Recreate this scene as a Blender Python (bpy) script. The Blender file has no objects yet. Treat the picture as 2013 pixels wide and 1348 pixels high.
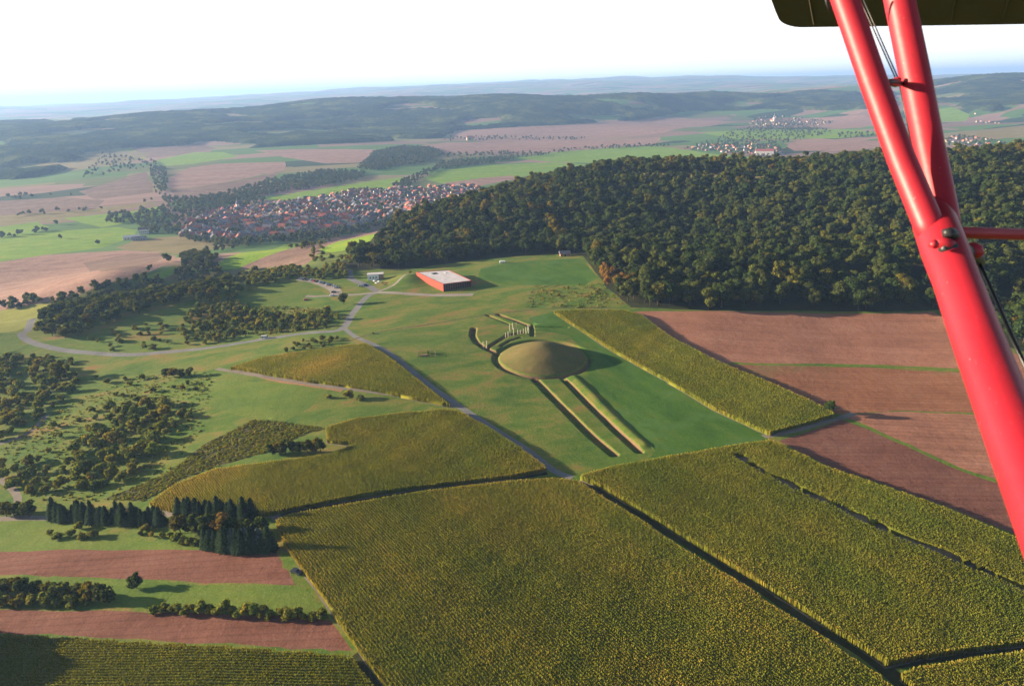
import bpy, bmesh, math, random
import numpy as np
from mathutils import Vector, Matrix, geometry

random.seed(7)
RNG = np.random.default_rng(11)
scene = bpy.context.scene
COL = scene.collection
rad = math.radians

# ------------------------------------------------------------------ camera
CAM_H = 155.0
PITCH, ROLL = rad(20.6), rad(1.72)
FPX = 1340.0                       # focal length in pixels of a 2013 px wide frame
fwd = np.array([0, math.cos(PITCH), -math.sin(PITCH)])
r0 = np.array([1.0, 0, 0]); u0 = np.array([0, math.sin(PITCH), math.cos(PITCH)])
rgt = math.cos(ROLL)*r0 - math.sin(ROLL)*u0
upv = math.sin(ROLL)*r0 + math.cos(ROLL)*u0
cam_d = bpy.data.cameras.new('camera'); cam = bpy.data.objects.new('camera', cam_d); COL.objects.link(cam)
cam.matrix_world = Matrix(((rgt[0], upv[0], -fwd[0], 0), (rgt[1], upv[1], -fwd[1], 0), (rgt[2], upv[2], -fwd[2], CAM_H), (0, 0, 0, 1)))
cam_d.sensor_width = 36; cam_d.lens = 36*FPX/2013
cam_d.clip_start = 0.05; cam_d.clip_end = 90000
cam_d.dof.use_dof = True; cam_d.dof.focus_distance = 400; cam_d.dof.aperture_fstop = 9
scene.camera = cam

# ------------------------------------------------------------------ world, sun, exposure
SUN_EL, SUN_AZ = rad(12.0), rad(171.0)      # azimuth measured from +X towards +Y
sdir = Vector((math.cos(SUN_EL)*math.cos(SUN_AZ), math.cos(SUN_EL)*math.sin(SUN_AZ), math.sin(SUN_EL)))
w = bpy.data.worlds.new("World"); scene.world = w; w.use_nodes = True
nt = w.node_tree; nt.nodes.clear()
sky = nt.nodes.new('ShaderNodeTexSky'); sky.sky_type = 'NISHITA'; sky.sun_disc = False
sky.sun_elevation = SUN_EL; sky.sun_rotation = rad(90) - SUN_AZ; sky.dust_density = 1.5; sky.altitude = 200
SKY_STRENGTH, CLOUD_STRENGTH = 0.05, 0.46
bg = nt.nodes.new('ShaderNodeBackground'); bg.inputs[1].default_value = SKY_STRENGTH
bg2 = nt.nodes.new('ShaderNodeBackground'); bg2.inputs[1].default_value = CLOUD_STRENGTH
tc = nt.nodes.new('ShaderNodeTexCoord'); sp = nt.nodes.new('ShaderNodeSeparateXYZ')
mp = nt.nodes.new('ShaderNodeMapping'); mp.inputs['Scale'].default_value = (1.2, 1.2, 5.0)
no = nt.nodes.new('ShaderNodeTexNoise'); no.inputs['Scale'].default_value = 1.6; no.inputs['Detail'].default_value = 5
crc = nt.nodes.new('ShaderNodeValToRGB')
crc.color_ramp.elements[0].position = 0.35; crc.color_ramp.elements[0].color = (0.86, 0.93, 1.0, 1)
crc.color_ramp.elements[1].position = 0.6; crc.color_ramp.elements[1].color = (1.0, 0.985, 0.97, 1)
mr = nt.nodes.new('ShaderNodeMapRange'); mr.interpolation_type = 'SMOOTHSTEP'     # thin bright cloud sheet, thinner overhead
mr.inputs['From Min'].default_value = 0.10; mr.inputs['From Max'].default_value = 0.20
mr.inputs['To Min'].default_value = 0.93; mr.inputs['To Max'].default_value = 0.0
mx = nt.nodes.new('ShaderNodeMixShader'); out = nt.nodes.new('ShaderNodeOutputWorld')
L = nt.links.new
L(tc.outputs['Generated'], sp.inputs[0]); L(tc.outputs['Generated'], mp.inputs[0]); L(mp.outputs[0], no.inputs['Vector'])
L(no.outputs['Fac'], crc.inputs[0]); L(crc.outputs[0], bg2.inputs[0])
L(sky.outputs[0], bg.inputs[0]); L(sp.outputs['Z'], mr.inputs['Value']); L(mr.outputs[0], mx.inputs[0])
L(bg.outputs[0], mx.inputs[1]); L(bg2.outputs[0], mx.inputs[2]); L(mx.outputs[0], out.inputs[0])

sl = bpy.data.lights.new('sun', 'SUN'); sl.energy = 5.0; sl.angle = rad(0.6); sl.color = (1.0, 0.82, 0.58)
so = bpy.data.objects.new('sun', sl); COL.objects.link(so)
so.rotation_euler = (-sdir).to_track_quat('-Z', 'Y').to_euler(); so.location = (-200, 0, 400)
scene.view_settings.view_transform = 'Standard'; scene.view_settings.look = 'None'
scene.view_settings.exposure = 1.78; scene.view_settings.gamma = 1.0
scene.cycles.volume_bounces = 1
HAZE_DENSITY = 8.0e-5

# ------------------------------------------------------------------ helpers
def ray(px, py):
    d = fwd*FPX + rgt*(px-1006.5) - upv*(py-674.0)
    return d/np.linalg.norm(d)

def flat_at(px, py, z=0.0):
    d = ray(px, py); t = (z-CAM_H)/d[2]
    return np.array([d[0]*t, d[1]*t, z])

def pol(px, D):                      # ground position at distance D under image column px
    d = ray(px, 203-0.03*px+30); k = D/math.hypot(d[0], d[1])
    return (d[0]*k, d[1]*k)

def dep(px, py, D, sub=0.0):         # world point on the pixel ray at horizontal distance D
    d = ray(px, py); k = D/math.hypot(d[0], d[1])
    return (d[0]*k, d[1]*k, CAM_H + d[2]*k - sub)

def tag(o, label=None, cat=None, group=None, kind=None):
    if label: o['label'] = label
    if cat: o['category'] = cat
    if group: o['group'] = group
    if kind: o['kind'] = kind
    return o

def empty(name, loc, rz=0.0):
    o = bpy.data.objects.new(name, None); COL.objects.link(o)
    o.location = loc; o.rotation_euler = (0, 0, rz); o.empty_display_size = 1
    return o

def link(name, me, mat=None, parent=None):
    o = bpy.data.objects.new(name, me); COL.objects.link(o)
    if mat is not None and not me.materials: me.materials.append(mat)
    if parent is not None: o.parent = parent
    return o

def np_mesh(name, V, Q, mat=None, attrs=None, smooth=False, T=None):
    """quads Q (n,4) and optional triangles T (m,3) to a mesh"""
    me = bpy.data.meshes.new(name)
    V = np.asarray(V, dtype=np.float32); me.vertices.add(len(V)); me.vertices.foreach_set('co', V.ravel())
    idx = []; starts = []; tot = []
    n = 0
    if Q is not None and len(Q):
        Q = np.asarray(Q, dtype=np.int32); idx.append(Q.ravel()); starts.append(np.arange(len(Q))*4); tot.append(np.full(len(Q), 4)); n = len(Q)*4
    if T is not None and len(T):
        T = np.asarray(T, dtype=np.int32); idx.append(T.ravel()); starts.append(n+np.arange(len(T))*3); tot.append(np.full(len(T), 3))
    idx = np.concatenate(idx).astype(np.int32); starts = np.concatenate(starts).astype(np.int32)
    me.loops.add(len(idx)); me.loops.foreach_set('vertex_index', idx)
    me.polygons.add(len(starts)); me.polygons.foreach_set('loop_start', starts)
    if smooth: me.polygons.foreach_set('use_smooth', np.ones(len(starts), dtype=bool))
    me.update(calc_edges=True)
    if attrs:
        for k, a in attrs.items():
            at = me.attributes.new(k, 'FLOAT', 'POINT'); at.data.foreach_set('value', np.asarray(a, dtype=np.float32))
    if mat is not None: me.materials.append(mat)
    return me

class MB:
    """collects boxes, tubes and prisms into one mesh"""
    def __init__(s): s.V = []; s.F = []
    def add(s, vs, fs):
        b = len(s.V); s.V += [tuple(v) for v in vs]; s.F += [tuple(b+i for i in f) for f in fs]; return s
    def box(s, c, size, rz=0.0, taper=1.0):
        x, y, z = size[0]/2, size[1]/2, size[2]/2; vs = []
        for dz in (-z, z):
            k = taper if dz > 0 else 1
            for dx, dy in ((-x, -y), (x, -y), (x, y), (-x, y)):
                dx2, dy2 = dx*k, dy*k
                vs.append((c[0]+dx2*math.cos(rz)-dy2*math.sin(rz), c[1]+dx2*math.sin(rz)+dy2*math.cos(rz), c[2]+dz))
        return s.add(vs, [(0, 3, 2, 1), (4, 5, 6, 7), (0, 1, 5, 4), (1, 2, 6, 5), (2, 3, 7, 6), (3, 0, 4, 7)])
    def prism(s, poly, z0, z1):
        n = len(poly)
        vs = [(p[0], p[1], z0) for p in poly] + [(p[0], p[1], z1) for p in poly]
        return s.add(vs, [tuple(range(n-1, -1, -1)), tuple(range(n, 2*n))] + [(i, (i+1) % n, n+(i+1) % n, n+i) for i in range(n)])
    def tube(s, a, b, ra, rb=None, n=10, flat=1.0, ref=None, caps=True):
        a = Vector(a); b = Vector(b); rb = ra if rb is None else rb
        d = (b-a).normalized(); ref = Vector(ref) if ref is not None else (Vector((0, 0, 1)) if abs(d.z) < .9 else Vector((1, 0, 0)))
        x = (ref - d*ref.dot(d)).normalized(); y = d.cross(x); vs = []
        for p, r in ((a, ra), (b, rb)):
            for i in range(n):
                t = 2*math.pi*i/n; vs.append(p + x*(math.cos(t)*r*flat) + y*(math.sin(t)*r))
        fs = [(i, (i+1) % n, n+(i+1) % n, n+i) for i in range(n)]
        if caps: fs += [tuple(range(n-1, -1, -1)), tuple(range(n, 2*n))]
        return s.add(vs, fs)
    def mesh(s, name, mat=None, smooth=False):
        me = bpy.data.meshes.new(name); me.from_pydata(s.V, [], s.F); me.update()
        if smooth:
            for p in me.polygons: p.use_smooth = True
        if mat is not None: me.materials.append(mat)
        return me
    def build(s, name, mat, parent=None, smooth=False):
        return link(name, s.mesh(name, mat, smooth), None, parent)

# ------------------------------------------------------------------ materials
class NT:
    def __init__(s, name):
        s.m = bpy.data.materials.new(name); s.m.use_nodes = True; s.t = s.m.node_tree; s.t.nodes.clear()
        s.out = s.n('OutputMaterial')
    def n(s, k, **kw):
        x = s.t.nodes.new('ShaderNode'+k)
        for a, b in kw.items(): setattr(x, a, b)
        return x
    def l(s, a, b): s.t.links.new(a, b)
    def noise(s, vec, scale, detail=3, rough=.55, dist=0.0):
        x = s.n('TexNoise'); x.inputs['Scale'].default_value = scale; x.inputs['Detail'].default_value = detail
        x.inputs['Roughness'].default_value = rough; x.inputs['Distortion'].default_value = dist
        if vec is not None: s.l(vec, x.inputs['Vector'])
        return x.outputs['Fac']
    def ramp(s, fac, stops):
        x = s.n('ValToRGB'); e = x.color_ramp.elements
        while len(e) < len(stops): e.new(.5)
        for i, (p, c) in enumerate(stops): e[i].position = p; e[i].color = (*c, 1)
        s.l(fac, x.inputs[0]); return x.outputs[0]
    def mix(s, fac, a, b, mode='MIX'):
        x = s.n('Mix', data_type='RGBA', blend_type=mode)
        if isinstance(fac, (int, float)): x.inputs[0].default_value = fac
        else: s.l(fac, x.inputs[0])
        for v, i in ((a, 6), (b, 7)):
            if isinstance(v, tuple): x.inputs[i].default_value = (*v, 1)
            else: s.l(v, x.inputs[i])
        return x.outputs[2]
    def mrange(s, v, a, b, c=0.0, d=1.0):
        x = s.n('MapRange'); s.l(v, x.inputs['Value'])
        for k, q in zip(('From Min', 'From Max', 'To Min', 'To Max'), (a, b, c, d)): x.inputs[k].default_value = q
        return x.outputs[0]
    def math(s, op, a, b=0.0):
        x = s.n('Math', operation=op)
        for v, i in ((a, 0), (b, 1)):
            if isinstance(v, (int, float)): x.inputs[i].default_value = v
            else: s.l(v, x.inputs[i])
        return x.outputs[0]
    def bump(s, h, dist, strength=1.0):
        x = s.n('Bump'); x.inputs['Distance'].default_value = dist; x.inputs['Strength'].default_value = strength; s.l(h, x.inputs['Height']); return x.outputs[0]
    def principled(s, col, rough=.9, normal=None, spec=.2, metal=0.0):
        x = s.n('BsdfPrincipled'); x.inputs['Roughness'].default_value = rough
        x.inputs['Specular IOR Level'].default_value = spec; x.inputs['Metallic'].default_value = metal
        if isinstance(col, tuple): x.inputs['Base Color'].default_value = (*col, 1)
        else: s.l(col, x.inputs['Base Color'])
        if normal is not None: s.l(normal, x.inputs['Normal'])
        s.l(x.outputs[0], s.out.inputs[0]); return x

def rot_map(m, ang, sx, sy, sz=1.0):
    g = m.n('NewGeometry'); mp = m.n('Mapping'); mp.vector_type = 'TEXTURE'
    mp.inputs['Rotation'].default_value = (0, 0, ang); mp.inputs['Scale'].default_value = (sx, sy, sz)
    m.l(g.outputs['Position'], mp.inputs[0]); return mp.outputs[0]

def field_mat(name, cols, ang=0.0, long=60.0, wide=8.0, fine=0.6, row=0.0, bump=0.12, soil=None, patch=None, pscale=.03):
    """ground cover: broad tone bands stretched along the working direction, fine grain and optional rows"""
    m = NT(name)
    v = rot_map(m, ang, long, wide, 10)
    a = m.noise(v, 1.0, 4, .6, .4)
    g = m.n('NewGeometry').outputs['Position']
    b = m.noise(g, .045, 4, .6)
    f = m.noise(g, 1.0/fine, 3, .7)
    mixf = m.math('ADD', m.math('MULTIPLY', a, .5), m.math('MULTIPLY', b, .5))
    c = m.ramp(m.mrange(mixf, .34, .66), [(i/(len(cols)-1), q) for i, q in enumerate(cols)])
    c = m.mix(m.mrange(f, .3, .7), c, m.mix(.5, c, (.35, .35, .35), 'MULTIPLY'))
    if patch is not None:
        p = m.noise(g, pscale, 3, .6, .6)
        c = m.mix(m.mrange(p, .5, .62), c, patch)
    if row:
        wv = m.n('TexWave', wave_type='BANDS', bands_direction='Y'); wv.inputs['Scale'].default_value = 1.0
        wv.inputs['Distortion'].default_value = 1.5; wv.inputs['Detail'].default_value = 1
        m.l(rot_map(m, ang, row, row, 1), wv.inputs[0])
        c = m.mix(m.math('MULTIPLY', wv.outputs['Fac'], .28), c, m.mix(.6, c, (.2, .2, .2), 'MULTIPLY'))
        w2 = m.n('TexWave', wave_type='BANDS', bands_direction='Y'); w2.inputs['Scale'].default_value = 1.0; w2.inputs['Distortion'].default_value = .6
        m.l(rot_map(m, ang, row*7, row*7, 1), w2.inputs[0])
        c = m.mix(m.math('MULTIPLY', m.mrange(w2.outputs['Fac'], .8, 1), .4), c, m.mix(.6, c, (.3, .3, .3), 'MULTIPLY'))
    if soil is not None:       # bare earth where the ground is cut steeply
        ge = m.n('NewGeometry'); s3 = m.n('SeparateXYZ'); m.l(ge.outputs['Normal'], s3.inputs[0])
        st = m.mrange(s3.outputs['Z'], .90, .78)
        c = m.mix(st, c, soil)
    h = m.math('ADD', m.noise(g, 1.4, 3, .7), m.math('MULTIPLY', m.noise(g, .25, 2), 2.0))
    m.principled(c, .95, m.bump(h, bump), .1)
    return m.m

def leaf_mat(name, dark, light, hues, transl=.28, indiv=False):
    """dark..light leaf tones by the attribute 'tone'; the tree's own colour by 'hue' (or by object)"""
    m = NT(name)
    at = m.n('Attribute', attribute_name='tone').outputs['Fac']
    if indiv:
        hv = m.n('ObjectInfo').outputs['Random']
    else:
        hv = m.n('Attribute', attribute_name='hue').outputs['Fac']
    c = m.ramp(at, [(0, dark), (1, light)])
    tint = m.ramp(hv, hues)
    c = m.mix(1.0, c, tint, 'MULTIPLY')
    d = m.n('BsdfDiffuse'); t = m.n('BsdfTranslucent'); mx = m.n('MixShader'); mx.inputs[0].default_value = transl
    m.l(c, d.inputs[0]); m.l(m.mix(.3, c, (.30, .32, .02)), t.inputs[0]); m.l(d.outputs[0], mx.inputs[1]); m.l(t.outputs[0], mx.inputs[2])
    m.l(mx.outputs[0], m.out.inputs[0])
    return m.m

def plain(name, col, rough=.8, spec=.3, var=.25, scale=2.0, metal=0.0):
    m = NT(name); g = m.n('NewGeometry').outputs['Position']
    f = m.noise(g, scale, 4, .6)
    dk = tuple(c*(1-var) for c in col); lt = tuple(min(1, c*(1+var*.6)) for c in col)
    m.principled(m.ramp(m.mrange(f, .3, .7), [(0, dk), (1, lt)]), rough, None, spec, metal)
    return m.m

OLIVE = (.115, .125, .032); GREEN = (.055, .12, .028)
M = {}
M['meadow'] = field_mat('meadow_grass', [(.075, .12, .030), (.105, .14, .038), (.15, .14, .055)], .2, 70, 22, .8, soil=(.24, .13, .075), patch=(.16, .135, .06), pscale=.022)
M['mound'] = field_mat('mound_grass', [(.12, .12, .035), (.16, .135, .045), (.21, .15, .06)], 0, 10, 6, .6, soil=None)
M['bright'] = field_mat('lush_grass', [(.045, .115, .016), (.07, .15, .020), (.115, .165, .024)], -1.15, 40, 12, .9, patch=(.07, .14, .03))
M['mown'] = field_mat('mown_grass', [(.09, .16, .024), (.13, .19, .03), (.17, .20, .038)], .1, 60, 10, .9)
M['valleygreen'] = field_mat('valley_grass', [(.16, .27, .018), (.21, .34, .024), (.30, .36, .035)], .15, 200, 24, 3, bump=.3)
M['rough'] = field_mat('rough_herbs', [(.075, .095, .032), (.115, .11, .045), (.16, .125, .06)], .5, 24, 9, 1.1, bump=.35, patch=(.09, .12, .035))
M['weedy'] = field_mat('weedy_stubble', [(.075, .095, .03), (.115, .10, .045), (.155, .115, .06)], .55, 30, 5, 1.3, row=2.2, bump=.35)
M['plough_r'] = field_mat('ploughed_soil', [(.30, .135, .085), (.39, .175, .11), (.45, .22, .145)], -.15, 90, 7, .9, row=1.6)
M['plough_d'] = field_mat('ploughed_dark_soil', [(.26, .105, .055), (.33, .14, .075), (.38, .18, .105)], -.1, 120, 9, .9, row=1.6, patch=(.20, .14, .06), pscale=.012)
M['plough_l'] = field_mat('ploughed_red_soil', [(.18, .075, .05), (.235, .10, .07), (.27, .13, .09)], -.03, 70, 5, .8, row=1.4)
M['plough_v'] = field_mat('valley_soil', [(.25, .14, .11), (.36, .21, .16), (.44, .27, .20)], .25, 260, 22, 3, bump=.3)
M['plough_v2'] = field_mat('valley_brown_soil', [(.17, .105, .08), (.24, .15, .11), (.32, .20, .15)], .25, 260, 22, 3, bump=.3)
M['tan'] = field_mat('dry_stubble', [(.19, .16, .06), (.27, .21, .085), (.33, .25, .11)], .2, 120, 14, 2, bump=.2)
M['gold'] = field_mat('golden_crop', [(.22, .24, .04), (.29, .29, .05), (.33, .31, .07)], .4, 60, 9, 1)
M['orange'] = field_mat('dried_edge_soil', [(.30, .17, .09), (.36, .2, .10), (.25, .18, .08)], .4, 30, 6, 1)
M['litter_lane_shade'] = field_mat('forest_litter_lane_shade', [(.03, .035, .015), (.045, .05, .02), (.06, .055, .025)], .4, 30, 16, 2)  # forest floor litter; its dark tone also paints shade in the corn gaps
M['asphalt'] = field_mat('asphalt', [(.17, .165, .17), (.21, .205, .21), (.25, .24, .24)], 0, 12, 12, .8, bump=.01)
M['gravel'] = field_mat('gravel', [(.26, .21, .18), (.32, .27, .24), (.36, .31, .28)], 0, 12, 12, .5, bump=.03)
M['track'] = field_mat('farm_track_surface', [(.17, .145, .12), (.24, .20, .17), (.28, .24, .21)], 0, 12, 12, .5, bump=.03)

# near meadow blending into a far patchwork of fields: one ground sheet
def ground_mat():
    m = NT('ground_cover'); pos = m.n('NewGeometry').outputs['Position']
    v = rot_map(m, .35, 420, 150, 100)
    vo = m.n('TexVoronoi'); vo.inputs['Scale'].default_value = 1.0; vo.distance = 'CHEBYCHEV'; m.l(v, vo.inputs['Vector']); vo.inputs['Randomness'].default_value = .8
    s3 = m.n('SeparateColor'); m.l(vo.outputs['Color'], s3.inputs[0])
    x = m.n('ValToRGB'); x.color_ramp.interpolation = 'CONSTANT'; e = x.color_ramp.elements
    stops = [(0, (.10, .19, .04)), (.2, (.27, .17, .125)), (.36, (.15, .17, .055)), (.5, (.34, .21, .16)), (.64, (.12, .22, .05)), (.76, (.27, .22, .10)), (.88, (.04, .07, .028))]
    while len(e) < len(stops): e.new(.5)
    for i, (p, c) in enumerate(stops): e[i].position = p; e[i].color = (*c, 1)
    m.l(s3.outputs[0], x.inputs[0])
    n1 = m.noise(rot_map(m, .35, 150, 20, 50), 1, 4, .6)
    far = m.mix(m.mrange(n1, .3, .7), x.outputs[0], m.mix(.5, x.outputs[0], (.45, .45, .45), 'MULTIPLY'))
    a = m.math('ADD', m.math('MULTIPLY', m.noise(rot_map(m, .3, 34, 17, 10), 1, 5, .65, .5), .75), m.math('MULTIPLY', m.noise(pos, .28, 4, .7), .25)); f = m.noise(pos, 1.1, 3, .7)
    near = m.ramp(m.mrange(a, .33, .66), [(0, (.060, .13, .020)), (.4, (.11, .17, .026)), (.68, (.18, .19, .038)), (.85, (.24, .175, .05)), (1, (.28, .15, .06))])
    near = m.mix(m.mrange(f, .3, .7), near, m.mix(.5, near, (.4, .4, .4), 'MULTIPLY'))
    ln = m.n('VectorMath', operation='LENGTH'); m.l(pos, ln.inputs[0])
    c = m.mix(m.mrange(ln.outputs['Value'], 780, 900), near, far)
    s4 = m.n('SeparateXYZ'); m.l(m.n('NewGeometry').outputs['Normal'], s4.inputs[0]); c = m.mix(m.math('MULTIPLY', m.mrange(s4.outputs['Z'], .80, .64), m.mrange(ln.outputs['Value'], 520, 510)), c, (.18, .11, .06))
    m.principled(c, .95, m.bump(m.noise(pos, .8, 3, .7), .2), .1)
    return m.m
M['ground'] = ground_mat()

# ------------------------------------------------------------------ terrain
ctl = []
for px, py, z in [
    (0,1340,-6),(500,1340,-2),(1000,1340,0),(1500,1340,0),(2009,1340,0),(2009,1050,-2),(1600,1000,0),(1130,930,0),(820,960,1.2),(600,1000,0),(250,1200,-5),(0,1200,-8),
    (0,1000,-13),(300,980,-6),(0,800,-16),(300,780,-8),(60,655,-13),(450,700,-5),(700,650,0),(700,560,-1),(870,574,0),(1065,700,0),(1500,850,-1),(1640,820,-2),
    (1280,735,-2),(1250,610,2),(1600,612,0),(1850,612,0),(2009,700,-2),(1850,800,-3),(1150,520,4),(950,525,2),(690,500,-12),(1400,730,-1),(750,840,0),(620,720,1),
    (250,640,-9),(200,600,-16),(430,560,-13),(600,520,-11),(560,600,-6),(380,520,-30),(230,560,-24),
    (520,500,-27),(680,472,-28),(100,620,-15),(-100,640,-16),(-250,1000,-16),(-250,1300,-10),
    (150,530,-66),(0,560,-64),(300,500,-66),(-150,540,-66),(430,490,-70),(0,480,-82),(250,450,-84),(400,460,-84),(560,466,-82),(700,400,-86),(930,370,-88),(700,440,-84),
    (0,400,-86),(200,390,-80),(450,345,-72),(400,300,-55),(600,310,-62),(250,310,-55),(150,350,-70),(0,330,-70),
    (900,340,-88),(1100,300,-88),(1300,285,-88),(760,350,-84),(780,300,-62),(1450,295,-88),(1650,285,-85),(1500,240,-75),(1300,240,-70),(1000,262,-65),(1900,245,-70),(1950,262,-70)]:
    ctl.append(tuple(flat_at(px, py, z)))
TH = 14.0
for px, py, D in [(760,440,800),(860,397,890),(1000,362,960),(1100,337,1010),(1200,322,1060),(1320,318,1080),(1450,318,1080),(1560,320,1080),(1700,297,1050),(1850,292,1050),(2000,284,1050),(2150,280,1050)]:
    ctl.append(dep(px, py, D, TH))
for px, py, D, sub in [(1300,345,930,0),(1500,345,930,0),(1150,400,780,TH),(1350,400,800,TH),(1600,380,800,TH),(1850,360,800,TH),(1950,350,820,TH),(1100,450,710,TH),(950,450,720,TH),(850,480,690,TH),
                       (1250,455,640,TH+7),(1400,450,650,TH+9),(1600,445,660,TH+9),(1750,445,660,TH+7),(2000,440,650,TH),(1350,505,560,TH-2),(1600,505,565,TH-2),(1850,500,580,TH-2)]:
    ctl.append(dep(px, py, D, sub))
# valley floor hidden behind the plateau, and behind the left slope
for px, D, z in [(900,1250,-80),(1100,1400,-84),(1300,1450,-84),(1500,1450,-84),(1700,1450,-84),(1900,1450,-84),(2100,1450,-84),(2300,1000,20),(2300,600,0),(760,1050,-70),(2300,1600,-80),
                 (150,760,-48),(350,760,-48),(0,760,-45),(-150,760,-45)]:
    x, y = pol(px, D); ctl.append((x, y, z))
# far wooded range, far plain and the last hills on the horizon
for px, py, D in [(-200,248,5200),(0,241,5000),(200,236,5000),(400,217,4900),(600,206,4800),(800,196,4800),(1050,185,4800),(1250,191,4900),(1400,193,5400),(1600,187,5800),(1720,182,6000),(1850,154,6400),(1950,150,6400),(2100,152,6400),(2300,160,6400)]:
    ctl.append(dep(px, py, D, 14))
for px, D, z in [(-200,3300,-60),(0,3200,-55),(230,3300,-50),(450,3500,-40),(700,3600,-45),(900,3900,-50),(1150,4200,-50),(1350,4700,-50),(1600,4900,-55),(1850,4500,-60),(2050,4500,-60),
                 (0,7500,-40),(400,7500,-20),(800,7500,-20),(1200,8000,0),(1600,9000,20),(2000,9500,20)]:
    x, y = pol(px, D); ctl.append((x, y, z))
for px, py, D in [(-300,222,17000),(0,217,17000),(250,203,16000),(400,192,15000),(650,180,15000),(850,168,15000),(1000,162,16000),(1200,152,17000),(1500,152,18000),(1700,150,18000),(2000,147,18000),(2400,140,18000),
                  (500,205,10500),(700,190,10500),(1000,176,11000),(1200,166,12000),(1500,166,12000),(1750,164,12000)]:
    ctl.append(dep(px, py, D))
for a in range(0, 360, 30):
    ctl.append((36000*math.cos(rad(a)), 36000*math.sin(rad(a)), -60))
for x, y, z in [(0,-300,0),(-400,-200,-30),(400,-200,0),(-900,300,-70),(-900,600,-75),(900,300,0),(800,600,10)]: ctl.append((x, y, z))
CT = np.array(ctl, dtype=float)
def phi(r):
    return np.sqrt(r*r + 60.0**2)
_A = phi(np.hypot(CT[:, None, 0]-CT[None, :, 0], CT[:, None, 1]-CT[None, :, 1]))
_n = len(CT); _B = np.zeros((_n+1, _n+1)); _B[:_n, :_n] = _A + np.eye(_n)*(-2.0); _B[:_n, _n] = 1; _B[_n, :_n] = 1
_w = np.linalg.solve(_B, np.concatenate([CT[:, 2], [0]]))

def zbase(X, Y):
    X = np.asarray(X, float).ravel(); Y = np.asarray(Y, float).ravel(); Z = np.empty(len(X))
    for s in range(0, len(X), 20000):
        x = X[s:s+20000]; y = Y[s:s+20000]
        Z[s:s+20000] = phi(np.hypot(x[:, None]-CT[None, :, 0], y[:, None]-CT[None, :, 1])) @ _w[:_n] + _w[_n]
    R = np.hypot(X, Y)
    Z += np.clip((R-2600)/2500, 0, 1)*(24*np.sin(X/410+1.3*np.sin(Y/620))*np.sin(Y/530+.6)+13*np.sin(X/175+1.2*np.sin(Y/300))*np.sin(Y/215+.5)) \
       + np.clip((R-7000)/3000, 0, 1)*22*np.sin(X/1300+1)*np.sin(Y/900)
    return Z

# earthworks round the burial mound: ditches and banks as lines on the ground
MC = flat_at(1067, 703)[:2]; MR = 26.5
def W(pts): return [tuple(flat_at(*p)[:2]) for p in pts]
DITCH = [(W([(1049,741),(1087,778),(1146,838),(1207,891)]), 3.1, 2.2), (W([(1108,741),(1150,783),(1210,842),(1257,885)]), 2.7, 2.1),
         (W([(931,649),(929,662),(936,675),(952,686),(978,697)]), 2.9, 2.4), (W([(956,688),(975,675),(997,661),(1030,655)]), 2.3, 2.2), (W([(985,682),(1002,671),(1022,665)]), 1.8, 1.8),
         (W([(957,622),(975,629),(1003,640)]), 1.6, 1.5), (W([(979,621),(1010,631),(1043,644)]), 2.4, 2.2), (W([(1046,642),(1047,662)]), 1.8, 1.8), (W([(1050,645),(1114,645)]), 1.8, 1.6)]
BANK = [(W([(1128,738),(1160,768),(1225,835),(1266,872)]), 4.6, .95)]
def seg_dist(X, Y, line):
    d = np.full(len(X), 1e9)
    for (ax, ay), (bx, by) in zip(line[:-1], line[1:]):
        vx, vy = bx-ax, by-ay; t = np.clip(((X-ax)*vx+(Y-ay)*vy)/(vx*vx+vy*vy), 0, 1)
        d = np.minimum(d, np.hypot(X-ax-t*vx, Y-ay-t*vy))
    return d
def inside(X, Y, poly):
    P_ = np.array(poly); res = np.zeros(len(X), bool); n = len(P_); j = n-1
    for i in range(n):
        xi, yi = P_[i]; xj, yj = P_[j]
        c = ((yi > Y) != (yj > Y)) & (X < (xj-xi)*(Y-yi)/(yj-yi+1e-12)+xi); res ^= c; j = i
    return res
def sstep(x): x = np.clip(x, 0, 1); return x*x*(3-2*x)
MUS = [tuple(flat_at(x, y, 6.6)[:2]) for x, y in ((871,558.5),(928,551.6),(882,530.7),(818.4,534.7))]
def zf(X, Y):
    X = np.asarray(X, float).ravel(); Y = np.asarray(Y, float).ravel(); Z = zbase(X, Y)
    dm = np.hypot(X-MC[0], Y-MC[1])
    near = dm < 190
    if near.any():
        x = X[near]; y = Y[near]; d = dm[near]; z = np.zeros(len(x))
        z += 8.9*(.68*np.clip(1-(d/MR)**2, 0, 1)**1.2+.32*(1-np.sqrt(np.clip(d/MR, 0, 1)**2+.01)))
        back = ((x-MC[0])*.3+(y-MC[1])) < 40
        z -= 2.3*(1-sstep(np.abs(d-MR-2.2)/2.7))*np.where(np.arctan2(y-MC[1], x-MC[0]) > 0, .8, 1.0)
        for ln, wd, dp in DITCH: z -= dp*(1-sstep((seg_dist(x, y, ln)-wd*.5)/(wd*.28)))*sstep((d-MR+1)/2.5)
        for ln, wd, dp in BANK: z += dp*(1-sstep(seg_dist(x, y, ln)/wd))
        Z[near] += z
    # the slope the red building comes out of
    cx, cy = MUS[3]; u = (X-cx)*math.cos(rad(-57))+(Y-cy)*math.sin(rad(-57)); v = -(X-cx)*math.sin(rad(-57))+(Y-cy)*math.cos(rad(-57))
    Z += np.where(np.hypot(X, Y) < 700, .10*np.sin(X*.31+1.5*np.sin(Y*.11))*np.sin(Y*.27)+.22*np.sin(X*.085+Y*.05)*np.sin(Y*.10-X*.03), 0)
    Z += 4.6*np.exp(-((u+3)/17)**2-((v+7)/15)**2)
    return Z
def zat(x, y): return float(zf([x], [y])[0])

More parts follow.
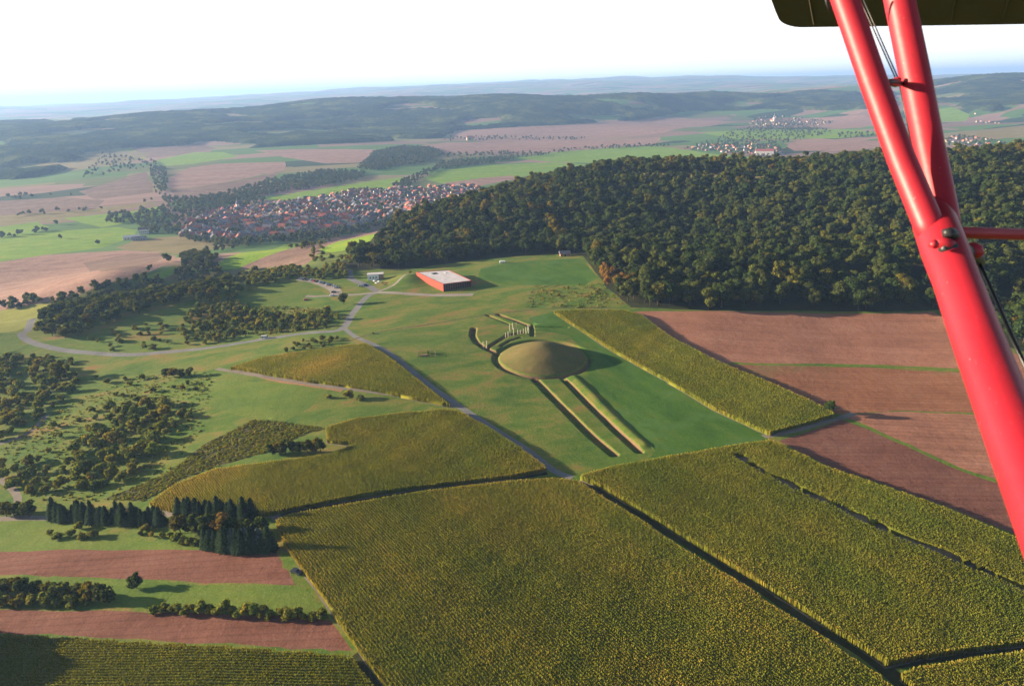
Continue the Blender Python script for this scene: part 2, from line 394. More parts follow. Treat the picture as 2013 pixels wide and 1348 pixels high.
def hit(pts):
    """pixels to terrain points (first hit along each ray)"""
    D = np.array([ray(*p) for p in pts]); n = len(D)
    ts = np.geomspace(90, 60000, 420); res = np.zeros((n, 3))
    P = D[:, None, :]*ts[None, :, None]; P[:, :, 2] += CAM_H
    Z = zbase(P[:, :, 0], P[:, :, 1]).reshape(n, -1)
    below = P[:, :, 2] < Z
    for i in range(n):
        k = int(np.argmax(below[i])) if below[i].any() else len(ts)-1
        a, b = (ts[k-1] if k else 50), ts[k]
        for _ in range(14):
            mth = (a+b)/2; p = D[i]*mth
            if CAM_H+p[2] < zbase([p[0]], [p[1]])[0]: b = mth
            else: a = mth
        p = D[i]*b; res[i] = (p[0], p[1], zbase([p[0]], [p[1]])[0])
    return res

# ------------------------------------------------------------------ ground regions (photo outline -> place on the terrain)
REG = []      # name, kind of thing, material, world polygon
def region(name, mat, px, world=None):
    w_ = [tuple(p[:2]) for p in hit(px)] if px else []
    if world: w_ = w_ + list(world)
    REG.append([name, mat, w_]); return w_
def strip(name, mat, px, width, world=None):
    pts = [np.array(p[:2]) for p in (hit(px) if world is None else world)]
    # smooth the centre line, then widen it
    fine = []
    P_ = [2*pts[0]-pts[1]] + pts + [2*pts[-1]-pts[-2]]
    for i in range(1, len(P_)-2):
        for t in np.linspace(0, 1, 7)[:-1]:
            a, b, c, d = P_[i-1], P_[i], P_[i+1], P_[i+2]
            fine.append(.5*((2*b)+(-a+c)*t+(2*a-5*b+4*c-d)*t*t+(-a+3*b-3*c+d)*t**3))
    fine.append(pts[-1]); lft = []; rt = []
    for i, p in enumerate(fine):
        q = fine[min(i+1, len(fine)-1)]-fine[max(i-1, 0)]; q = q/np.linalg.norm(q); nrm = np.array([-q[1], q[0]])
        wd = width if not isinstance(width, tuple) else width[0]+(width[1]-width[0])*i/(len(fine)-1)
        lft.append(tuple(p+nrm*wd/2)); rt.append(tuple(p-nrm*wd/2))
    REG.append([name, mat, lft+rt[::-1]]); return fine

# far and middle distance
region('ploughed_field', 'plough_v', [(-300,580),(-100,535),(0,515),(100,500),(250,491),(312,496),(345,503),(330,520),(300,532),(260,548),(150,582),(0,610),(-150,640),(-300,660)])
region('ploughed_field', 'plough_v2', [(165,518),(250,500),(318,497),(305,515),(262,533),(200,534)])
region('meadow', 'valleygreen', [(-200,475),(0,470),(100,455),(230,446),(268,452),(262,465),(200,487),(100,500),(0,514),(-200,530)])
region('meadow', 'valleygreen', [(132,428),(260,415),(325,402),(318,425),(200,447),(165,440)])
region('meadow', 'valleygreen', [(-100,455),(0,445),(75,436),(98,447),(60,462),(0,469),(-100,476)])
region('stubble_field', 'tan', [(225,487),(270,470),(350,464),(440,474),(470,483),(400,493),(345,500),(312,495),(250,490)])
region('ploughed_field', 'plough_v2', [(155,377),(225,355),(288,337),(300,360),(304,378),(190,392)])
region('ploughed_field', 'plough_v', [(328,352),(370,330),(430,322),(560,318),(560,334),(480,352),(380,368),(335,372)])
region('ploughed_field', 'plough_v2', [(335,373),(380,369),(480,353),(560,336),(520,358),(400,388),(352,396)])
region('ploughed_field', 'plough_v', [(500,296),(620,293),(740,294),(715,320),(640,322),(560,310)])
region('ploughed_field', 'plough_v2', [(262,290),(330,281),(395,283),(425,292),(345,306),(290,311)])
region('grain_field', 'gold', [(140,330),(218,295),(262,291),(290,312),(215,327)])
region('meadow', 'valleygreen', [(308,315),(380,300),(440,299),(470,308),(380,322),(330,326)])
region('meadow', 'valleygreen', [(515,392),(600,376),(700,360),(800,347),(800,356),(760,370),(680,380),(560,396)])
region('meadow', 'valleygreen', [(830,352),(856,336),(960,325),(1090,319),(1150,324),(1070,340),(945,359),(885,364)])
region('ploughed_field', 'plough_v', [(872,360),(950,350),(1008,345),(1015,352),(940,366),(890,367)])
region('meadow', 'valleygreen', [(1015,311),(1140,291),(1290,287),(1330,292),(1400,303),(1510,312),(1500,322),(1300,325),(1080,318)])
region('ploughed_field', 'plough_v', [(1545,288),(1565,279),(1745,277),(1760,290),(1640,297),(1560,297)])
region('ploughed_field', 'plough_v', [(880,257),(1000,250),(1120,245),(1220,234),(1330,231),(1450,240),(1300,262),(1150,276),(950,279),(890,270)])
region('meadow', 'valleygreen', [(1380,262),(1520,255),(1650,254),(1740,262),(1650,272),(1450,274)])
region('ploughed_field', 'plough_v', [(1560,232),(1700,226),(1740,240),(1690,252),(1570,250)])
region('stubble_field', 'tan', [(1850,268),(1920,256),(2013,247),(2150,243),(2150,268),(1950,272)])
region('meadow', 'valleygreen', [(1845,215),(1870,211),(1905,225),(1900,238),(1850,240)])
region('ploughed_field', 'plough_v2', [(-100,398),(130,388),(205,394),(185,412),(0,424),(-100,430)])
region('meadow', 'tan', [(-100,430),(0,424),(190,411),(300,396),(310,400),(160,424),(0,442),(-100,450)])
region('meadow', 'tan', [(160,292),(300,300),(260,318),(180,330),(120,340),(60,330)])
region('ploughed_field', 'plough_v', [(740,296),(880,280),(1130,276),(1300,270),(1290,284),(1000,304),(860,300)])
# hillside between valley and hilltop
region('meadow', 'valleygreen', [(426,520),(470,498),(560,480),(604,482),(560,500),(500,524),(440,530)])
region('ploughed_field', 'plough_v2', [(470,527),(520,505),(580,487),(640,468),(744,452),(744,458),(650,486),(622,500),(600,520),(540,524)])
region('meadow', 'valleygreen', [(625,492),(665,475),(744,458),(750,468),(700,490),(650,496)])
region('meadow', 'valleygreen', [(285,545),(330,530),(345,522),(350,535),(310,552)])
region('forest_floor', 'litter_lane_shade', [(655,520),(700,532),(740,528),(790,532),(850,522),(930,512),(1050,502),(1100,499),(1145,502),(1165,528),(1190,562),(1240,604),(1400,611),(1600,611),(1848,609),(1880,640),(2009,690),(2300,740)],
       [pol(2300,1300), pol(1700,1300), pol(1300,1280), pol(1100,1200), pol(950,1050), pol(850,960), pol(740,880), pol(690,780)])
region('grass_clearing', 'tan', [(1085,362),(1180,345),(1300,341),(1450,343),(1560,349),(1450,352),(1300,350),(1200,356)])
# hilltop
region('grain_field', 'gold', [(-120,625),(0,611),(60,600),(104,598),(62,640),(30,652),(-120,662)])
region('meadow', 'mown', [(-120,672),(0,663),(36,660),(44,682),(0,702),(-120,712)])
region('meadow', 'mown', [(-100,1022),(85,1022),(330,1070),(480,1078),(300,1080),(-100,1084)])
region('meadow', 'mown', [(145,668),(190,655),(250,668),(330,672),(375,680),(330,688),(230,690),(170,684)])
region('meadow', 'mown', [(478,590),(530,565),(590,560),(640,575),(655,592),(600,604),(520,602)])
region('meadow', 'mown', [(310,752),(440,748),(560,755),(640,765),(610,800),(560,828),(480,820),(380,790),(300,775)])
region('weedy_field', 'weedy', [(200,982),(330,930),(410,868),(500,825),(560,830),(640,842),(600,852),(520,890),(420,917),(345,947),(285,985)])
region('dried_field_edge', 'orange', [(505,736),(600,752),(680,762),(670,770),(560,754),(470,735)])
region('meadow', 'bright', [(1090,612),(1140,640),(1200,682),(1300,738),(1400,798),(1500,852),(1512,866),(1400,884),(1300,902),(1262,912),(1290,886),(1232,832),(1172,770),(1156,742),(1158,700),(1120,660),(1060,650),(1040,625)])
region('meadow', 'bright', [(945,527),(1050,512),(1140,508),(1175,545),(1150,560),(1000,560),(940,548)])
RGP = ([(1050,562),(1180,556),(1235,600),(1130,606),(1030,604)])
PLR = region('ploughed_field', 'plough_r', [(1255,612),(1835,612),(1880,640),(2009,700),(2300,760),(2300,900),(1895,724),(1700,718),(1505,716),(1395,712),(1290,660),(1215,618)])
region('ploughed_field', 'plough_d', [(1420,716),(1600,720),(1700,722),(1898,732),(2300,900),(2300,930),(1960,812),(1780,806),(1650,814),(1560,790)])
region('ploughed_field', 'plough_r', [(1652,816),(1780,808),(1960,816),(2300,940),(2300,1020),(2009,956),(1900,924),(1790,874),(1675,826)])
region('ploughed_field', 'plough_l', [(1532,867),(1655,824),(1788,880),(1898,930),(2009,962),(2300,1030),(2300,1160),(2009,1056),(1870,999),(1750,956),(1620,911)])
region('ploughed_field', 'plough_l', [(-100,1086),(20,1084),(130,1080),(400,1080),(540,1082),(580,1149),(450,1146),(260,1138),(20,1130),(-100,1130)])
region('meadow', 'mown', [(-100,1134),(260,1142),(450,1150),(590,1153),(648,1205),(480,1200),(300,1196),(-100,1194)])
region('ploughed_field', 'plough_l', [(-150,1198),(0,1198),(300,1202),(480,1208),(650,1217),(692,1280),(600,1274),(400,1263),(150,1249),(-150,1240)])
# roads and tracks
ROAD1 = strip('asphalt_road', 'asphalt', [(742,572),(718,586),(692,618),(668,648),(600,655),(520,666),(430,681),(330,692),(250,697),(150,691),(90,681),(55,669),(42,656),(58,640),(90,620),(112,604)], 5.5)
strip('asphalt_road', 'asphalt', [(742,572),(722,562),(700,553),(688,545),(686,530)], 6.5)
strip('gravel_path', 'asphalt', [(672,642),(700,662),(760,690),(830,745),(905,800),(960,835),(1030,880),(1085,922),(1125,938)], 3.6)
strip('gravel_path', 'track', [(425,724),(500,737),(600,753),(700,766),(790,779),(850,789),(905,801)], 3.2)
strip('gravel_path', 'track', [(1500,858),(1545,850),(1590,838),(1655,820),(1680,812)], 3.4)
strip('lane_painted_shade', 'litter_lane_shade', [(1146,944),(1300,1036),(1440,1121),(1580,1212),(1715,1296),(1790,1360)], 4.6)  # gaps between corn stands: the corn's shade is painted in as dark ground
strip('lane_painted_shade', 'litter_lane_shade', [(1740,1304),(1800,1297),(1900,1282),(2009,1264),(2200,1238)], 4.2)
strip('lane_painted_shade', 'litter_lane_shade', [(545,1010),(700,980),(860,954),(1000,938),(1075,929)], 4.2)
strip('lane_painted_shade', 'litter_lane_shade', [(700,1284),(750,1345),(800,1410)], 3.0)
strip('gravel_path', 'track', [(-60,1018),(0,1019),(90,1017),(200,1022),(340,1010),(520,1010),(545,1020)], 3.5)
strip('grass_strip', 'mown', [(1440,712),(1505,716),(1700,718),(1900,728),(2009,760)], 3.0)
strip('grass_strip', 'mown', [(1670,824),(1788,877),(1900,927),(2009,960)], 2.6)
strip('gravel_path', 'track', [(-80,900),(0,872),(40,858),(75,835),(90,815)], 3.5)
strip('gravel_path', 'track', [(-20,925),(10,948),(34,975),(30,1010)], 3.2)
strip('gravel_path', 'gravel', [(742,574),(800,577),(860,580),(930,579)], (5, 7))
strip('gravel_path', 'gravel', [(745,572),(775,562),(800,548),(812,540)], 2.4)
strip('gravel_path', 'rough', [(690,668),(760,650),(860,635),(960,618),(1090,606),(1230,605)], 2.0)
strip('car_park', 'gravel', [(588,548),(612,552),(640,560),(658,570),(660,580)], 9.0)
strip('car_park', 'gravel', [(600,582),(640,582),(680,580),(742,575)], 4.0)
# corn
CORN = []
def corn(px, hgt, rows, sx, sy, label, tone=.5, world=None, gap=None):
    w_ = region('corn_soil', 'track', px, world); n = len(w_); A_ = sum(w_[i][0]*w_[(i+1) % n][1]-w_[(i+1) % n][0]*w_[i][1] for i in range(n)); new = []
    for i in range(n):
        p = np.array(w_[i]); nr = np.zeros(2)
        for a, b in ((w_[i-1], w_[i]), (w_[i], w_[(i+1) % n])):
            e_ = np.array(b)-np.array(a); e_ /= np.linalg.norm(e_)+1e-9; nr += np.array([e_[1], -e_[0]])*(1 if A_ > 0 else -1)
        D_ = np.linalg.norm(p); k = 1.0
        new.append(tuple(p-p/D_*k*(hgt+.1)*D_/CAM_H))
    w_[:] = new; REG[-1][2] = w_; CORN.append(dict(poly=w_, h=hgt, rows=rows, sx=sx, sy=sy, label=label, tone=tone, gap=gap))
gapline = [tuple(p[:2]) for p in hit([(1452,903),(1500,935),(1560,965),(1640,1001),(1760,1058),(1880,1108),(2009,1165),(2100,1205)])]
corn([(540,1018),(565,1008),(700,985),(850,960),(1000,943),(1085,937),(1132,941),(1180,970),(1300,1047),(1430,1128),(1560,1212),(1690,1297),(1758,1345),(1850,1410),(1900,1480),(850,1480),(762,1348),(715,1286),(660,1210),(608,1138),(560,1072),(548,1045)], 2.5, (557,1072,762,1348), 1.0, .17, 'large foreground corn field sloping to the bottom edge of the photo', .62)
corn([(1138,932),(1200,915),(1300,896),(1400,879),(1512,863),(1532,870),(1620,912),(1750,957),(1870,1000),(2009,1057),(2250,1150),(2250,1235),(2013,1256),(1900,1272),(1800,1288),(1742,1299),(1722,1283),(1600,1207),(1450,1112),(1300,1022),(1180,950)], 2.5, (1150,945,1730,1300), 1.0, .17, 'large corn field at the right with a dark gap running through it', gap=gapline)
corn([(1768,1322),(1800,1310),(1900,1293),(2009,1274),(2250,1238),(2250,1480),(1980,1480),(1830,1385)], 2.5, (1150,945,1730,1300), 1.0, .17, 'corn field filling the bottom right corner')
corn([(290,988),(345,947),(420,918),(520,906),(575,900),(650,890),(700,868),(642,862),(640,838),(700,820),(780,808),(870,802),(902,806),(960,836),(1020,876),(1076,918),(1000,933),(860,948),(700,971),(560,998),(510,1008),(430,1004),(340,1000)], 2.4, (557,1072,762,1348), .85, .26, 'domed corn field left of the path junction', .54)
corn([(452,720),(520,700),(600,688),(690,676),(720,674),(760,697),(820,742),(884,793),(840,785),(760,768),(700,757),(600,745),(510,730)], 2.3, (452,720,880,790), 0.8, .45, 'small pale corn field between the looping road and the path', .56)
corn([(1088,610),(1140,606),(1225,606),(1262,616),(1330,666),(1430,716),(1530,757),(1600,787),(1642,812),(1512,848),(1400,797),(1300,737),(1200,682),(1130,637)], 2.5, (1085,608,1505,855), .8, .4, 'long corn field band between the green meadow and the ploughed land', .5)
corn([(-200,1246),(0,1243),(150,1251),(400,1266),(600,1277),(690,1286),(735,1345),(820,1480),(-200,1480)], 2.4, (0,1300,700,1330), 1.0, .17, 'corn field in the bottom left corner', .4)

# constrained triangulation of everything at once: regions and terrain grid share their edges
def build_ground():
    co = []; faces = []
    for nm, mt, poly in REG:
        loop = []
        n = len(poly)
        for i in range(n):
            a = np.array(poly[i]); b = np.array(poly[(i+1) % n]); ln = np.linalg.norm(b-a)
            step = max(4.0, .02*np.hypot(*((a+b)/2))); k = max(1, int(ln/step))
            for j in range(k):
                p = a+(b-a)*j/k; am = 0 if nm in ('asphalt_road', 'gravel_path') else (.55 if np.hypot(*p) < 900 else 6.0); sc_ = .21 if am < 1 else .02; p = p+am*np.array([math.sin(p[0]*sc_+p[1]*sc_*.6), math.sin(p[1]*sc_*.9-p[0]*sc_*.8)])*(.6+.4*math.sin(p[0]*sc_*2.9)); loop.append(len(co)); co.append((p[0], p[1]))
        faces.append(loop)
    # grid
    rs = list(np.geomspace(40, 34000, 250)); rr = np.random.default_rng(3)
    for i, r in enumerate(rs):
        for a in np.arange(12, 168, .85 if r > 300 else 1.2):
            a2 = rad(a+(.4 if i % 2 else 0)); co.append((r*math.cos(a2)+rr.uniform(-.01, .01)*r*.3, r*math.sin(a2)))
        if i % 6 == 0:
            for a in range(170, 372, 8): co.append((r*math.cos(rad(a)), r*math.sin(rad(a))))
    co.append((0, 0))
    # fine grid at the earthworks
    gx, gy = np.meshgrid(np.arange(-60, 120, .62), np.arange(250, 500, .62)); gx = gx.ravel(); gy = gy.ravel()
    d = np.hypot(gx-MC[0], gy-MC[1])-34
    for ln, wd, dp in DITCH+BANK: d = np.minimum(d, seg_dist(gx, gy, ln)-wd-1.2)
    k = d < 0
    co += list(zip(gx[k]+rr.uniform(-.06, .06, k.sum()), gy[k]+rr.uniform(-.06, .06, k.sum())))
    gx, gy = np.meshgrid(np.arange(-125, -35, 3.0), np.arange(540, 620, 3.0)); co += list(zip(gx.ravel()+.1, gy.ravel()+.13))
    edges = [(lp[i], lp[(i+1) % len(lp)]) for lp in faces for i in range(len(lp))]
    vs, es, fs, ov, oe, of = geometry.delaunay_2d_cdt([Vector(c) for c in co], edges, [], 0, 1e-3)
    V2 = np.array([(v.x, v.y) for v in vs]); Z = zf(V2[:, 0], V2[:, 1])
    V3 = np.column_stack([V2, Z]); T = np.array(fs, dtype=np.int32)
    cen = V2[T].mean(1); reg = np.full(len(T), -1)
    for i, (nm, mt, poly) in enumerate(REG):
        P_ = np.array(poly); k = np.where((cen >= P_.min(0)).all(1) & (cen <= P_.max(0)).all(1))[0]
        reg[k[inside(cen[k, 0], cen[k, 1], poly)]] = i
    # reorient
    a, b, c = V2[T[:, 0]], V2[T[:, 1]], V2[T[:, 2]]
    cr = (b[:, 0]-a[:, 0])*(c[:, 1]-a[:, 1])-(b[:, 1]-a[:, 1])*(c[:, 0]-a[:, 0])
    T[cr < 0] = T[cr < 0][:, ::-1]
    return V3, T, reg
V3, T3, REGID = build_ground()
def sub_mesh(sel):
    t = T3[sel]; used = np.unique(t); mp_ = np.full(len(V3), -1, dtype=np.int64); mp_[used] = np.arange(len(used))
    return V3[used], mp_[t]
print('tris', len(T3), 'base', (REGID<0).sum(), 'regions', {i: int((REGID==i).sum()) for i in range(len(REG)) if (REGID==i).sum()>3000 or not (REGID==i).any()}, len(REG))
v, t = sub_mesh(REGID < 0)
tag(link('ground', np_mesh('ground', v, None, M['ground'], smooth=True, T=t)), kind='structure')
for i, (nm, mt, poly) in enumerate(REG):
    sel = REGID == i
    if not sel.any(): continue
    v, t = sub_mesh(sel)
    tag(link(nm, np_mesh(nm, v, None, M[mt], smooth=True, T=t)), kind='structure')
# burial mound grass cap: the part of the terrain inside the ring ditch, laid just over it
gx, gy = np.meshgrid(np.linspace(-MR, MR, 70), np.linspace(-MR, MR, 70)); d = np.hypot(gx, gy)
z = zf(gx.ravel()+MC[0], gy.ravel()+MC[1]).reshape(70, 70)+.06
V = np.column_stack([gx.ravel()+MC[0], gy.ravel()+MC[1], z.ravel()]); ok = d.ravel() < MR-.4; Q = []
for i in range(69):
    for j in range(69):
        q = (i*70+j, i*70+j+1, (i+1)*70+j+1, (i+1)*70+j)
        if all(ok[k] for k in q): Q.append(q)
mo = link('burial_mound', np_mesh('burial_mound', V, Q, M['mound'], smooth=True)); tag(mo, kind='structure')

# ------------------------------------------------------------------ point scattering
def scatter(poly, sp, keep=1.0, jit=.36, seed=1):
    r = np.random.default_rng(seed); P_ = np.array(poly); x0, y0 = P_.min(0); x1, y1 = P_.max(0)
    gx, gy = np.meshgrid(np.arange(x0, x1, sp), np.arange(y0, y1, sp*.87)); gx = gx + (np.arange(gx.shape[0]) % 2)[:, None]*sp*.5
    gx = gx.ravel()+r.uniform(-jit, jit, gx.size)*sp; gy = gy.ravel()+r.uniform(-jit, jit, gy.size)*sp
    k = inside(gx, gy, poly) & (r.random(gx.size) < keep)
    return np.column_stack([gx[k], gy[k]])
def wpoly(px, world=None): return [tuple(p[:2]) for p in hit(px)] + (list(world) if world else [])

# ------------------------------------------------------------------ corn crops
m = NT('corn_leaves')
tn = m.n('Attribute', attribute_name='tone').outputs['Fac']
g = m.n('NewGeometry').outputs['Position']
c = m.ramp(tn, [(0, (.06, .085, .014)), (.35, (.14, .165, .024)), (.7, (.23, .235, .036)), (1, (.40, .29, .06))])
c2 = m.ramp(m.mrange(m.noise(g, .03, 4, .6), .35, .65), [(0, (.85, .95, .8)), (1, (1.15, 1.0, .9))])
c = m.mix(1.0, c, c2, 'MULTIPLY')
dd = m.n('BsdfDiffuse'); tt = m.n('BsdfTranslucent'); ms = m.n('MixShader'); ms.inputs[0].default_value = .32
m.l(c, dd.inputs[0]); m.l(m.mix(.5, c, (.45, .36, .03)), tt.inputs[0]); m.l(dd.outputs[0], ms.inputs[1]); m.l(tt.outputs[0], ms.inputs[2]); m.l(ms.outputs[0], m.out.inputs[0])
M['corn'] = m.m
def poly_edge_dist(X, Y, poly): return seg_dist(X, Y, list(poly)+[poly[0]])
def build_corn(cf, seed):
    r = np.random.default_rng(seed); poly = cf['poly']; P_ = np.array(poly)
    a, b = flat_at(*cf['rows'][:2])[:2], flat_at(*cf['rows'][2:])[:2]; ang = math.atan2(b[1]-a[1], b[0]-a[0]); ca, sa = math.cos(ang), math.sin(ang)
    U = P_[:, 0]*ca+P_[:, 1]*sa; Vv = -P_[:, 0]*sa+P_[:, 1]*ca
    gu, gv = np.meshgrid(np.arange(U.min(), U.max(), cf['sy']), np.arange(Vv.min(), Vv.max(), cf['sx']))
    gu = gu.ravel()+r.uniform(-.2, .2, gu.size); gv = gv.ravel()+r.uniform(-.09, .09, gv.size)
    X = gu*ca-gv*sa; Y = gu*sa+gv*ca
    k = inside(X, Y, poly)
    # drop plants that neither the camera frame nor a short step aside can see
    k &= (Y > 120) & (np.abs(X) < Y*.95+30)
    X, Y = X[k], Y[k]
    if cf['gap'] is not None:
        dg = seg_dist(X, Y, cf['gap']); wob = 1.9+.5*np.sin(X*.35)+r.uniform(-.5, .9, len(X)); k = dg > wob; X, Y = X[k], Y[k]
    k = r.random(len(X)) > .03; X, Y = X[k], Y[k]
    ed = poly_edge_dist(X, Y, poly); Z = zf(X, Y); n = len(X)
    for px_, py_, ra, am in cf.get('dry', []):
        q = flat_at(px_, py_); dry_ = am*np.exp(-((X-q[0])/ra)**2-((Y-q[1])/ra)**2); cf.setdefault('_d', np.zeros(n)); cf['_d'] = cf['_d']+dry_
    VS = []; TN = []
    # stand height waves over the field
    hh = cf['h']*(1+.07*np.sin(X*.07+Y*.05)+.02*np.sin(X*.31-Y*.22))+r.normal(0, .075, n)
    vrow = -X*sa+Y*ca; base = cf['tone']+.10*np.sin(X*.045+1)*np.sin(Y*.06)+.05*np.sin(vrow*.55)+.05*np.sin(vrow*.21+2)+r.normal(0, .11, n)+cf.get('_d', 0)
    for q in range(2):
        yaw = ang+r.normal(0, .7, n); lean = r.uniform(-.5, .5, n); wd = r.uniform(.2, .34, n)
        lo = np.where(ed < 1.6, .15, hh-.75); hi = hh + r.uniform(-.16, .1, n)
        dx, dy = np.cos(yaw)*wd*.5, np.sin(yaw)*wd*.5; lx, ly = -np.sin(yaw)*lean, np.cos(yaw)*lean
        q0 = np.column_stack([X-dx*.7, Y-dy*.7, Z+lo]); q1 = np.column_stack([X+dx*.7, Y+dy*.7, Z+lo])
        q2 = np.column_stack([X+dx+lx, Y+dy+ly, Z+hi]); q3 = np.column_stack([X-dx+lx, Y-dy+ly, Z+hi])
        VS.append(np.stack([q0, q1, q2, q3], 1).reshape(-1, 3))
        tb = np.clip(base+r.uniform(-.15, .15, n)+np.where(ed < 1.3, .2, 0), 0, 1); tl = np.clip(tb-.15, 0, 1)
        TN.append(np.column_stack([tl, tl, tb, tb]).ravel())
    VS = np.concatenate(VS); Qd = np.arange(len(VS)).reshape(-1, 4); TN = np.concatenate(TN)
    # leafy body below the tops: the region's own ground lifted into the crop, with closed sides
    ids = [i for i, R_ in enumerate(REG) if R_[2] is poly][0]
    v, t = sub_mesh(REGID == ids)
    if cf['gap'] is not None:
        cen = v[t].mean(1); k = seg_dist(cen[:, 0], cen[:, 1], cf['gap']) > 3.0; t = t[k]
    cen = v[t].mean(1); k = (cen[:, 1] > 110); t = t[k]
    e = np.concatenate([t[:, [0, 1]], t[:, [1, 2]], t[:, [2, 0]]]); key = set(map(tuple, e)); bd = [p for p in key if (p[1], p[0]) not in key]
    push = np.zeros((len(v), 2))
    for i0, i1 in bd:
        e_ = v[i1, :2]-v[i0, :2]; e_ = e_/(np.linalg.norm(e_)+1e-9); nl = np.array([-e_[1], e_[0]]); push[i0] += nl; push[i1] += nl
    pl = np.linalg.norm(push, axis=1); v = v.copy(); v[:, :2] += np.where(pl[:, None] > 1e-6, push/np.maximum(pl, 1e-6)[:, None]*.75, 0)
    top = v.copy(); top[:, 2] += cf['h']*(1+.07*np.sin(v[:, 0]*.07+v[:, 1]*.05))-.55
    nb = len(VS); TT = t+nb
    side = []; vb = nb+len(v)
    for i0, i1 in bd: side.append((vb+i0, vb+i1, nb+i1, nb+i0))
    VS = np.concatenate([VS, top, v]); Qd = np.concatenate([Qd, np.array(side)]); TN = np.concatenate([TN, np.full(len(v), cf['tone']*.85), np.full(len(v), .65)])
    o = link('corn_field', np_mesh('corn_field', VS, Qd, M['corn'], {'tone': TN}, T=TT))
    tag(o, cf['label'], 'corn field', 'fields of ripening corn', 'stuff')
    return n
tot = 0
CORN[3]['dry'] = [(345, 962, 12, .5), (400, 938, 12, .5), (450, 925, 12, .35)]; CORN[4]['dry'] = [(645, 715, 14, .6), (610, 735, 13, .5), (560, 700, 10, .4)]
for i, cf in enumerate(CORN): tot += build_corn(cf, 50+i)
print('corn plants', tot)

# ------------------------------------------------------------------ trees
def cube_sphere(n=3):
    vs = []; qs = []
    for ax in range(3):
        for sg in (-1, 1):
            b = len(vs)
            for i in range(n+1):
                for j in range(n+1):
                    p = [0, 0, 0]; p[ax] = sg; p[(ax+1) % 3] = (2*i/n-1)*sg; p[(ax+2) % 3] = 2*j/n-1
                    l_ = math.sqrt(sum(x*x for x in p)); vs.append([x/l_ for x in p])
            for i in range(n):
                for j in range(n): qs.append((b+i*(n+1)+j, b+(i+1)*(n+1)+j, b+(i+1)*(n+1)+j+1, b+i*(n+1)+j+1))
    return np.array(vs), np.array(qs)
CS2 = cube_sphere(2); CS3 = cube_sphere(3)

def broadleaf(seed, w_, h_, base, lobes, nq, qs, squash=.8, top=1.0):
    """crown of lumpy leaf masses between heights base and h_; returns verts, quads, tone"""
    r = np.random.default_rng(seed); V = []; Qs = []; TN = []; nb = 0
    R = w_/2; H = (h_-base)/2; cz = base+H; C = []; RR = []
    for k in range(lobes):
        th = r.uniform(0, 2*np.pi); zz = r.uniform(-.75, .8); rr = math.sqrt(max(0, 1-zz*zz))*r.uniform(.35, .68)
        if k == 0: th, zz, rr = 0, .55*top, .1
        C.append((rr*R*math.cos(th), rr*R*math.sin(th), cz+zz*H*.68)); RR.append(R*r.uniform(.34, .52)*(1.0-.25*max(0, zz)))
    C = np.array(C); RR = np.array(RR)
    sv, sq = (CS3 if nq > 250 else CS2)
    for c, q in zip(C, RR):
        jig = 1+r.uniform(-.16, .16, len(sv)); vv = sv*jig[:, None]*q*.82*np.array([1, 1, squash])+c
        V.append(vv); Qs.append(sq+nb); nb += len(vv); TN.append(np.full(len(vv), .25))
    # leaf clumps
    k = r.choice(lobes, nq, p=RR**2/np.sum(RR**2)); d = r.normal(size=(nq, 3)); d[:, 2] += .25; d /= np.linalg.norm(d, axis=1)[:, None]
    P_ = C[k]+d*(RR[k]*r.uniform(.82, 1.12, nq))[:, None]*np.array([1, 1, squash])
    dd = np.linalg.norm((P_[:, None, :]-C[None])/np.array([1, 1, squash]), axis=2)/RR[None]; dd[np.arange(nq), k] = 9
    ok_ = dd.min(1) > .78; P_ = P_[ok_]; d = d[ok_]; kk = k[ok_]; n = len(P_)
    nr = d+r.normal(0, .55, (n, 3)); nr /= np.linalg.norm(nr, axis=1)[:, None]
    a = np.cross(nr, r.normal(size=(n, 3))); a /= np.linalg.norm(a, axis=1)[:, None]; b = np.cross(nr, a)
    s = qs*r.uniform(.6, 1.25, n)[:, None]; a = a*s*.5; b = b*s*.5*r.uniform(.6, 1, n)[:, None]
    q = np.stack([P_-a-b, P_+a-b*.6, P_+a*.8+b, P_-a*.7+b*.9], 1).reshape(-1, 3)
    V.append(q); Qs.append(np.arange(n*4).reshape(-1, 4)+nb); nb += n*4
    lt = r.uniform(.1, .9, lobes)
    tn = np.clip(lt[kk]*.5+r.uniform(0, .5, n), 0, 1); TN.append(np.repeat(tn, 4))
    return np.concatenate(V), np.concatenate(Qs), np.concatenate(TN)

